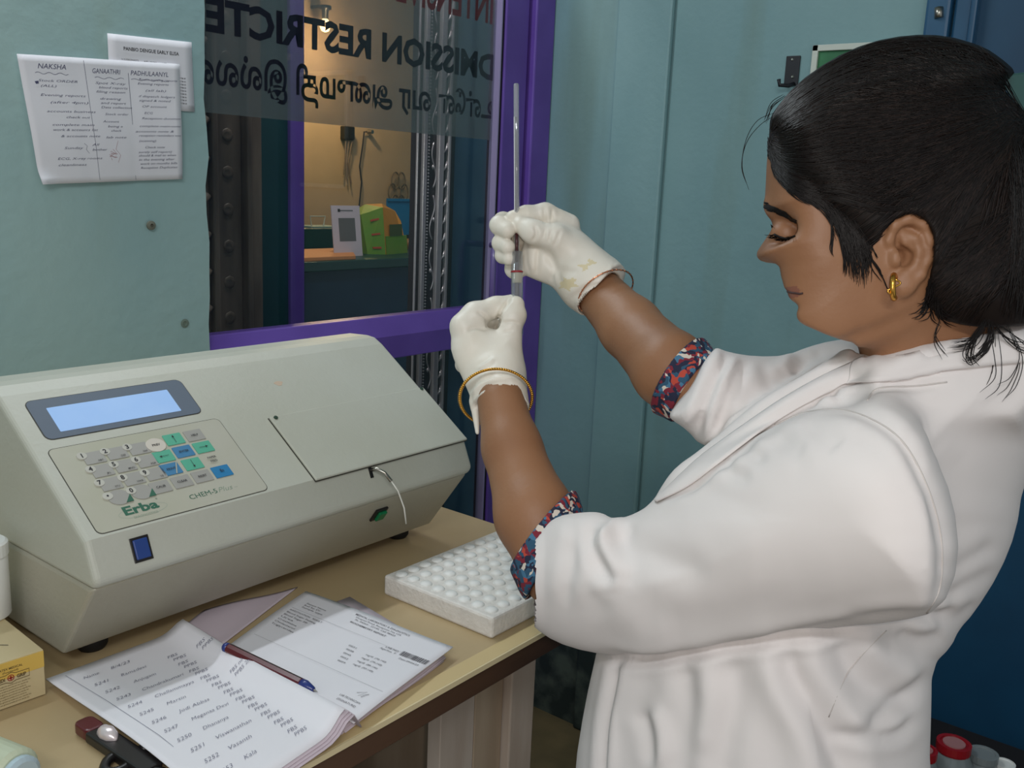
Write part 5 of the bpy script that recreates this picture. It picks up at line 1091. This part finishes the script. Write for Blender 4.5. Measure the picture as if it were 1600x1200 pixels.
FL = [
 ([(940, 1026), (1010, 1030), (1100, 1017), (1200, 1000), (1300, 984), (1340, 980)], -.0080, .0050, (.5, 1.1)), ([(960, 1010), (1100, 1000), (1250, 975)], .0030, .010, (.5, 1.0)),
 ([(1333, 566), (1290, 584), (1230, 616), (1190, 642), (1140, 676), (1095, 710), (1050, 752), (1022, 782)], -.0050, .0032, (.6, .92)),
 ([(1333, 548), (1280, 580), (1220, 614), (1160, 656), (1100, 704)], .0035, .007, (.6, .95)),
 ([(1400, 560), (1340, 590), (1280, 622), (1230, 648), (1165, 695), (1120, 730), (1075, 762), (1030, 786)], -.0040, .0035, (.5, .9)),
 ([(1360, 582), (1290, 612), (1220, 645), (1150, 694)], .003, .008, (.5, .9)),
 ([(1500, 560), (1420, 585), (1350, 592), (1310, 598)], -.003, .006, (.5, .85)), ([(1480, 598), (1430, 604), (1372, 608), (1354, 626)], -.0035, .004, (.5, .85)), ([(1320, 628), (1295, 612), (1278, 618), (1262, 634)], -.0035, .004, (.5, .85)),
 # armhole seam
 ([(1215, 660), (1260, 642), (1320, 640), (1372, 660), (1410, 690), (1440, 740), (1462, 800), (1472, 860), (1468, 920), (1448, 960)], -.0030, .0045, (.5, .9)),
 ([(1330, 625), (1400, 645), (1450, 680), (1500, 720)], .002, .014, (.5, .85)),
 # sleeve folds at the elbow and top
 ([(900, 812), (895, 850), (888, 900), (884, 950)], -.0030, .006, (.5, .95)), ([(930, 818), (922, 842), (935, 875), (952, 900), (962, 915)], -.0060, .0065, (.5, .95)), ([(945, 815), (942, 850), (958, 890), (955, 925)], .0050, .008, (.5, .95)),
 ([(962, 816), (985, 850), (1050, 880), (1110, 900)], -.0035, .012, (.5, .95)), ([(900, 900), (950, 940), (1010, 985), (1060, 975)], .0028, .014, (.5, .95)), ([(870, 850), (900, 870), (930, 930), (960, 960)], -.0022, .012, (.5, .95)),
 ([(975, 803), (960, 820), (945, 850)], .0045, .006, (.5, .95)), ([(1100, 720), (1130, 715), (1145, 740), (1180, 745)], -.0020, .006, (.5, .95)), ([(1140, 708), (1165, 704), (1200, 722)], -.0022, .006, (.5, .95)), ([(1060, 760), (1120, 770), (1200, 800)], -.0018, .012, (.5, .95)),
 ([(1250, 655), (1290, 680), (1310, 700)], -.0022, .009, (.5, .95)), ([(1200, 665), (1225, 690), (1260, 705)], -.0022, .008, (.5, .95)), ([(1000, 900), (1150, 930), (1300, 900)], -.0012, .03, (.5, .95)),
 # back and side gathers
 ([(1470, 940), (1510, 915), (1560, 890)], -.0030, .007, (.5, 1)), ([(1474, 900), (1510, 880), (1560, 850)], -.0025, .007, (.5, 1)), ([(1460, 975), (1500, 965), (1530, 940)], -.0045, .006, (.5, 1)), ([(1320, 972), (1400, 965), (1460, 962), (1500, 950)], -.005, .005, (.5, 1)),
 ([(1310, 985), (1330, 1040), (1370, 1080), (1440, 1100)], -.004, .009, (.5, 1)), ([(1345, 990), (1380, 1030), (1430, 1050), (1470, 1030)], .004, .010, (.5, 1)), ([(1400, 985), (1440, 1000), (1480, 990)], -.0035, .007, (.5, 1)), ([(1452, 1040), (1420, 1090), (1390, 1112), (1330, 1145)], -.005, .007, (.5, 1)), ([(1305, 1143), (1340, 1150), (1400, 1146), (1440, 1110)], -.004, .006, (.5, 1)),
 # hanging folds below the arm
 ([(1220, 1000), (1245, 1060), (1290, 1130), (1320, 1200), (1335, 1260)], -.0070, .010, (.5, 1.1)), ([(1195, 1000), (1215, 1080), (1250, 1160), (1265, 1260)], .0050, .012, (.5, 1.1)), ([(1235, 1000), (1275, 1070), (1320, 1120), (1380, 1150)], .0045, .012, (.5, 1.1)),
 ([(1130, 1020), (1145, 1090), (1130, 1160), (1128, 1260)], -.0045, .012, (.5, 1.1)), ([(1070, 1025), (1078, 1090), (1072, 1180), (1060, 1260)], -.0040, .010, (.5, 1.1)), ([(965, 1030), (955, 1080), (945, 1140), (938, 1260)], -.0065, .0045, (.5, 1.1)), ([(985, 1030), (975, 1090), (962, 1150), (958, 1260)], .0030, .010, (.5, 1.1)),
 ([(1000, 1110), (1012, 1150), (1020, 1200)], -.0030, .006, (.5, 1.1)), ([(1020, 1100), (1035, 1150), (1030, 1210)], .0028, .006, (.5, 1.1)), ([(1100, 1025), (1106, 1100), (1095, 1180)], .0035, .012, (.5, 1.1)),
 # far sleeve
 ([(1138, 553), (1118, 590), (1100, 640), (1085, 680)], -.0045, .005, (.83, 1.1)), ([(1122, 548), (1105, 590), (1080, 640), (1066, 664)], .003, .007, (.83, 1.1)), ([(1168, 560), (1150, 590), (1128, 640), (1120, 690)], -.0035, .006, (.83, 1.1)), ([(1155, 556), (1130, 600), (1112, 650), (1104, 690)], .003, .006, (.83, 1.1)), ([(1190, 560), (1205, 600), (1200, 620)], -.002, .008, (.83, 1.1)), ([(1262, 545), (1240, 575), (1215, 600)], -.0035, .007, (.83, 1.1)), ([(1240, 552), (1225, 580)], .0025, .007, (.83, 1.1)), ([(1290, 540), (1260, 565), (1240, 585)], -.0025, .007, (.83, 1.1)),
]
Vc = folds(Vc, Qc, FL); Vc = relax(Vc, Qc, 1, .35)
coat = fastobj('white_coat', Vc, Qc, M['coat'], person)
cbvh = BVHTree.FromPolygons([tuple(v) for v in Vc], [tuple(q) for q in Qc])
def oncoat(p, off):
    h = cbvh.ray_cast(Vector((0, 0, 0)), Vector(((p[0]-800)/F, (p[1]-600)/F, 1)).normalized())
    return None if h[0] is None else np.array(h[0])+np.array(h[1])*off
def flap(name, A, B, off=.0022, n=60, m=8, thick=.0016):
    """a cloth layer lying on the coat between two edges"""
    A = catmull(A, 12); B = catmull(B, 12); pick = lambda P, t: P[0]+(P[-1]-P[0])*0 if False else P[min(int(t*(len(P)-1)), len(P)-1)]*(1-(t*(len(P)-1))%1)+P[min(int(t*(len(P)-1))+1, len(P)-1)]*((t*(len(P)-1))%1)
    V = []; last = None
    for i in range(n+1):
        a, b = pick(A, i/n), pick(B, i/n)
        for j in range(m+1):
            p = oncoat(a+(b-a)*j/m, off*(1 if 0 < j else .2)); 
            if p is None: p = last if last is not None else Pc(*a, .75)
            V.append(p); last = p
    V = np.array(V); G_ = V.reshape(n+1, m+1, 3)
    for _ in range(3): G_[1:-1] = .25*G_[:-2]+.5*G_[1:-1]+.25*G_[2:]
    for _ in range(2): G_[:, 1:-1] = .25*G_[:, :-2]+.5*G_[:, 1:-1]+.25*G_[:, 2:]
    Q = np.array([(i*(m+1)+j, i*(m+1)+j+1, (i+1)*(m+1)+j+1, (i+1)*(m+1)+j) for i in range(n) for j in range(m)])
    o = fastobj(name, G_.reshape(-1, 3), Q, M['coat'], person); sm_ = o.modifiers.new('s', 'SOLIDIFY'); sm_.thickness = thick; sm_.offset = 0; return o
flap('lapel', [(1333, 566), (1285, 588), (1228, 620), (1186, 648), (1138, 682), (1092, 716), (1050, 756), (1024, 784)], [(1342, 600), (1318, 604), (1276, 624), (1226, 652), (1160, 700), (1118, 732), (1072, 765), (1028, 787)], .0026)
flap('collar', [(1336, 564), (1370, 548), (1400, 536), (1440, 524), (1480, 512), (1540, 506), (1600, 505)], [(1322, 604), (1352, 600), (1395, 596), (1440, 588), (1480, 580), (1540, 572), (1600, 566)], .0028)
def seam(pts, r=.0007):
    L = [oncoat(p, .0001) for p in catmull(np.array(pts, float), 10)]; L = np.array([p for p in L if p is not None])
    for _ in range(3): L[1:-1] = .25*L[:-2]+.5*L[1:-1]+.25*L[2:]
    o = obj('seam', *tube([CAM+R@p for p in L], r, 6), M['coat_seam'], person, smooth=True); adopt(o, person)
seam([(1210, 664), (1260, 644), (1320, 641), (1372, 660), (1410, 690), (1440, 740), (1462, 800), (1472, 860), (1468, 920), (1448, 958)])
seam([(1385, 985), (1350, 1020), (1320, 1060), (1295, 1120)], .0005); seam([(1355, 626), (1372, 607), (1430, 603), (1480, 597)], .0007)
# printed kurta cuffs showing below the coat sleeves
def band(name, ch, rad, p, n, L, extra=None):
    g = Grid(np.array(p)-.075, np.array(p)+.075, .0022); d = g.chain(ch, [r+rad for r in (rl if ch is fore_l else rr)], .012); q = g.plane(p, n)
    d = smax(d, np.abs(q)-L/2, .002); V, Q = g.mesh(d); return fastobj(name, V, Q, M['print'], person)
band('kurta_cuff', fore_l, .0065, Pc(851, 858, .895), (-.80, -.60, .28), .030)
band('kurta_cuff', fore_r, .0055, Pc(1070, 598, .925), (-.80, -.58, .45), .024)

# --- gloved hands ---
TD = 1.052   # distance of the tube from the camera
def glove_right(g):
    D = TD
    pal = Poly([(872, 333), (896, 350), (925, 375), (950, 398), (966, 408), (977, 424), (972, 445), (955, 468), (930, 482), (912, 489), (900, 478), (891, 462), (885, 455), (862, 447), (838, 438), (820, 430), (812, 408), (816, 382), (830, 362), (850, 345)], it=1, step=1.5)
    f = g.inflate(pal, D+.018+0*g.PX, .017+.011*np.clip((g.PX-850)/90, 0, 1), .022)
    f = smin(f, g.ell(Pc(893, 392, D+.008), (.030, .017, .018), .65), .012)          # thenar
    th = g.chain([Pc(905, 405, D+.008), Pc(868, 372, D-.004), Pc(832, 362, D-.006), Pc(814, 352, D-.002)], [.0185, .0140, .0125, .0095], .006); f = smin(f, th, .008)
    ix = g.chain([Pc(888, 352, D+.022), Pc(852, 334, D+.014), Pc(822, 336, D+.008), Pc(801, 341, D+.004)], [.0130, .0115, .0100, .0085], .005); f = smin(f, ix, .005)
    for (mc, pip, dip, tip, r) in (((868, 362, .034), (786, 346, .030), (780, 352, .006), (793, 360, -.004), .0105), ((860, 388, .036), (788, 374, .032), (783, 380, .010), (793, 386, -.001), .0100), ((856, 410, .036), (790, 396, .030), (786, 399, .012), (795, 404, .002), .0088)):
        ch = g.chain([Pc(mc[0], mc[1], D+mc[2]), Pc(pip[0], pip[1], D+pip[2]), Pc(dip[0], dip[1], D+dip[2]), Pc(tip[0], tip[1], D+tip[2])], [r*1.1, r*1.0, r, r*.85], .003); f = smin(f, ch, .0022)
    f = smin(f, g.ell(Pc(806, 420, D+.022), (.013, .012, .010)), .004)
    cz = g.chain([Pc(918, 440, D+.008), Pc(952, 476-16, D-.004)], [.034, .0330], .005); cz = smax(cz, g.plane(Pc(938, 458, D-.002), (.80, .60, -.25)), .0015); f = smin(f, cz, .012)
    cut = g.cone(Pc(945, 468, D-.004), Pc(1010, 535, .99), .0305, .034); f = smax(f, -cut, .0015)
    return f
gr = Grid([-.03, -.21, .99], [.135, -.068, 1.11], .0014)
Vr, Qr = gr.mesh(glove_right(gr)); Vr = relax(Vr, Qr, 1)
GR = [([(835, 352), (838, 365), (832, 378)], -.0016, .0018, (0, 2)), ([(852, 357), (850, 372)], -.0010, .0016, (0, 2)), ([(862, 358), (858, 378)], -.0010, .0016, (0, 2)), ([(876, 360), (866, 385)], -.0012, .0018, (0, 2)), ([(850, 322), (852, 350)], -.0010, .0018, (0, 2)), ([(863, 326), (862, 352)], -.0013, .0018, (0, 2)),
      ([(842, 385), (838, 430)], -.0014, .003, (0, 2)), ([(856, 390), (870, 420), (905, 425)], -.0018, .004, (0, 2)), ([(860, 440), (868, 425), (880, 445)], -.0012, .003, (0, 2)), ([(892, 468), (915, 450), (940, 445)], -.0016, .003, (0, 2)), ([(900, 480), (925, 458), (955, 450)], .0014, .003, (0, 2)), ([(960, 412), (955, 440), (930, 470), (915, 482)], -.0012, .002, (0, 2)), ([(820, 380), (822, 410), (828, 428)], -.001, .003, (0, 2))]
Vr = folds(Vr, Qr, GR)
M['glove_stain'] = mat('yellowish_stained_latex', (216, 203, 168), .45, bump=.35, bscale=90)
gro = fastobj('latex_glove', Vr, Qr, [M['glove'], M['glove_stain']], person)
cen = Vr[Qr].mean(1); cx_ = 800+F*cen[:, 0]/cen[:, 2]; cy_ = 600+F*cen[:, 1]/cen[:, 2]; cx_ = cx_+3*np.sin(cy_*.7)+2*np.sin(cy_*.23+cx_*.3); cy_ = cy_+2*np.sin(cx_*.5); mi = ((((cx_-888)/13)**2+((cy_-444)/9)**2 < 1) | (((cx_-918)/12)**2+((cy_-414+(cx_-918)*.6)/6)**2 < 1)).astype(np.int32); gro.data.polygons.foreach_set('material_index', mi)
gro['label'] = 'upper latex glove with yellow stains'
def glove_left(g):
    D = TD-.002
    pal = Poly([(703, 540), (709, 514), (722, 497), (742, 500), (762, 512), (778, 512), (800, 512), (813, 522), (815, 540), (818, 562), (815, 592), (812, 620), (790, 632), (750, 634), (737, 615), (722, 590), (710, 565)], it=1, step=1.5)
    zc = D-.012-.02*np.clip((g.PY-500)/130, 0, 1)
    f = g.inflate(pal, zc, .019+0*g.PX, .024)
    ix = g.chain([Pc(724, 510, D-.016), Pc(742, 492, D-.012), Pc(775, 480, D-.004), Pc(799, 472, D+.004)], [.0150, .0135, .0110, .0085], .006); f = smin(f, ix, .006)
    th = g.chain([Pc(795, 560, D-.018), Pc(795, 525, D-.016), Pc(800, 497, D-.015), Pc(806, 476, D-.011)], [.0135, .0125, .0128, .0095], .006); f = smin(f, th, .0035)
    f = smin(f, g.ell(Pc(812, 492, D-.013), (.0075, .009, .010)), .004)
    f = smax(f, -g.chain([Pc(763, 513, D-.032), Pc(772, 508, D-.030), Pc(781, 494, D-.022)], [.0035, .0060, .0025]), .003); f = smax(f, -g.chain([Pc(765, 511, D-.016), Pc(774, 507, D-.016), Pc(781, 497, D-.020)], [.0035, .0058, .0025]), .003)
    for (a, b_, c_, d_, r) in (((726, 520, .004), (740, 500, .026), (782, 505, .030), (800, 512, .016), .0095), ((722, 545, .008), (738, 528, .034), (785, 530, .034), (800, 538, .014), .0095), ((724, 570, .006), (742, 556, .034), (785, 556, .032), (798, 562, .010), .0085)):
        ch = g.chain([Pc(a[0], a[1], D+a[2]), Pc(b_[0], b_[1], D+b_[2]), Pc(c_[0], c_[1], D+c_[2]), Pc(d_[0], d_[1], D+d_[2])], [r*1.1, r, r, r*.85], .003); f = smin(f, ch, .004)
    c2 = g.chain([Pc(777, 590, D-.028), Pc(784, 640, .995)], [.0300, .0290], .005); c2 = smax(c2, g.plane(Pc(780, 636, 1.0), (-.10, 1, -.55)), .001); f = smin(f, c2, .010)
    tail = g.cone(Pc(742, 628, 1.008), Pc(746, 676, .992), .0055, .0022); f = smin(f, tail, .006)
    cut = g.cone(Pc(786, 648, .985), Pc(800, 700, .965), .0265, .029); f = smax(f, -cut, .0012)
    return f
gl_ = Grid([-.085, -.105, .95], [.025, .065, 1.10], .0014)
Vl, Ql = gl_.mesh(glove_left(gl_)); Vl = relax(Vl, Ql, 1)
GL = [([(776, 500), (784, 486), (797, 468)], -.0030, .0018, (0, 2)), ([(772, 514), (776, 508), (782, 498)], -.0025, .002, (0, 2)), ([(728, 517), (745, 512), (762, 516)], -.0015, .0022, (0, 2)), ([(745, 486), (758, 496), (763, 510)], -.0016, .002, (0, 2)), ([(783, 505), (800, 503), (812, 506)], -.0012, .0016, (0, 2)), ([(785, 520), (802, 516)], -.0010, .0016, (0, 2)), ([(745, 578), (762, 568), (772, 560)], .0016, .002, (0, 2)),
      ([(730, 615), (745, 598), (775, 584)], -.0022, .0025, (0, 2)), ([(738, 625), (755, 606), (785, 597), (805, 604)], -.0022, .0026, (0, 2)), ([(748, 618), (775, 608), (800, 612)], .0016, .0025, (0, 2)), ([(741, 640), (760, 618), (790, 609), (812, 622)], -.0016, .002, (0, 2)), ([(758, 600), (775, 594), (800, 592)], .0014, .0022, (0, 2))]
Vl = folds(Vl, Ql, GL)
o = fastobj('latex_glove', Vl, Ql, M['glove'], person); o['label'] = 'lower latex glove seen from its back'
# bangle and bracelet
bc = Pc(775, 622, 1.0); br0 = .0375
bp = lambda a, r: bc+r*(math.cos(a)*np.array([1, 0, 0.05])+math.sin(a)*np.array([.02, -.80, -.58]))
ring_ = [CAM+R@bp(a, br0) for a in np.linspace(0, 2*math.pi, 61)[:-1]]
o = obj('gold_bangle', *tube(ring_, .0014, 8, closed=True), M['gold'], person, smooth=True); adopt(o, person)
bd = merge([lathe([(.0004, -.0012), (.0024, 0), (.0004, .0012)], CAM+R@bp(a, br0+.0004), 6) for a in np.linspace(0, 2*math.pi, 97)[:-1]])
o2 = obj('bead_ridge', *bd, M['gold'], None, smooth=True); o2['kind'] = 'stuff'; o2.parent = o; o2.matrix_parent_inverse = Matrix(); 
o2.matrix_parent_inverse = o.matrix_parent_inverse.inverted() @ Matrix.Translation((0, 0, 0)) if False else Matrix()
cbc = Pc(942, 452, TD-.004); ax_ = (Pc(985, 512, 1.01)-Pc(918, 436, 1.06)); ax_ /= np.linalg.norm(ax_)
u1_ = np.cross(ax_, [0, 0, 1.]); u1_ /= np.linalg.norm(u1_); u2_ = np.cross(ax_, u1_)
rose = mat('rose_gold', (216, 150, 116), .25, metal=1)
rg = [CAM+R@(cbc+ax_*.006+.0325*(math.cos(a)*u1_+math.sin(a)*u2_)+ax_*.004*math.cos(a)) for a in np.linspace(0, 2*math.pi, 73)[:-1]]
o = obj('rose_gold_bracelet', *tube(rg, .0008, 6, closed=True), rose, person, smooth=True); adopt(o, person)
lk = merge([lathe([(.0004, -.0012), (.0014, 0), (.0004, .0012)], p, 6) for p in rg[::2]])
o3 = obj('bracelet_links', *lk, rose, None, smooth=True); o3['kind'] = 'stuff'; o3.parent = o; o3.matrix_parent_inverse = Matrix()

# --- legs and shoes (below the frame) ---
gl2 = Grid([min(ankL[0], ankR[0], hipL[0])-.16, PEL[1]-.10, min(hipL[2], ankL[2])-.16], [max(hipL[0], ankL[0])+.16, ankL[1]+.10, max(hipR[2], ankR[2])+.14], .01)
fl_ = smin(gl2.chain([hipL, kneeL, ankL], [.060, .055, .045], .02), gl2.chain([hipR, kneeR, ankR], [.060, .055, .045], .02), .02); V, Q = gl2.mesh(fl_); fastobj('leggings', V, Q, M['trousers'], person)
for a_ in (ankL, ankR):
    wa_ = CAM+R@a_; fd = R@np.array([-1, 0, 0]); fd[2] = 0; fd /= np.linalg.norm(fd)
    o = obj('shoe', *tube([np.array([wa_[0], wa_[1], .036])-fd*.06, np.array([wa_[0], wa_[1], .040]), np.array([wa_[0], wa_[1], .032])+fd*.09, np.array([wa_[0], wa_[1], .022])+fd*.15], [.030, .036, .032, .018], 14), M['black_plastic'], person, smooth=True); adopt(o, person)

# --- what she holds ---
def T3(py, dx=0): return CAM+R@Pc(806.5+dx+(py-130)*.004, py, TD)
tb = thing('test_tube', 'clear test tube with red rimmed cream stopper pinched in the lower glove', 'test tube', tuple(T3(470)))
clear = glass_mat('clear_tube_plastic', (.90, .91, .92), 2.2, .10, .08)
tdir = (T3(500)-T3(400)); tl = np.linalg.norm(tdir)*1.4; tdir /= np.linalg.norm(tdir)
px2m = TD/F
L_ = 138*px2m
o = obj('tube_body', *lathe([(.0058, 0), (.0065, .0002), (.0065, L_*.93), (.0045, L_*.98), (.001, L_), (.0035, L_*.965), (.0056, L_*.92), (.0056, .001)], T3(393), 20, tdir), clear, tb, smooth=True); adopt(o, tb)
o = obj('stopper', *lathe([(.0052, 0), (.0054, .001), (.0052, .012), (.0045, .0125)], T3(424.5), 18, tdir), mat('cream_stopper', (224, 214, 184), .5), tb, smooth=True); adopt(o, tb)
o = obj('red_rim', *lathe([(.0058, 0), (.0068, .0006), (.0068, .0018), (.0058, .0024)], T3(423), 20, tdir), M['red'], tb, smooth=True); adopt(o, tb)
pi_ = thing('glass_pipette', 'long upright glass pipette with dark blood column held by the upper glove', 'pipette', tuple(T3(400)))
gp = glass_mat('pipette_glass', (.86, .88, .90), 3.0, .28, .06)
o = obj('glass_stem', *tube([T3(131), T3(133), T3(440)], [.0024, .0029, .0029], 14), gp, pi_, smooth=True); adopt(o, pi_)
o = obj('grey_scale_line', *tube([T3(183, -1), T3(362, -1)], .0016, 10), mat('pipette_core_grey', (92, 94, 100), .35), pi_, smooth=True); adopt(o, pi_)
for dx in (-3.1,): o = obj('scale_stripe', *tube([T3(183, dx)-R@np.array([0, 0, .0013]), T3(362, dx)-R@np.array([0, 0, .0013])], .0006, 6), M['white_paper'], pi_); adopt(o, pi_)
o = obj('blood_column', *tube([T3(350)-R@np.array([0, 0, .0016]), T3(410)-R@np.array([0, 0, .0016])], .0019, 10), mat('dark_blood', (58, 14, 20), .25), pi_, smooth=True); adopt(o, pi_)
o = obj('lower_column', *tube([T3(395), T3(470)], .0022, 10), mat('violet_grey_fluid', (92, 78, 96), .4), pi_, smooth=True); adopt(o, pi_)
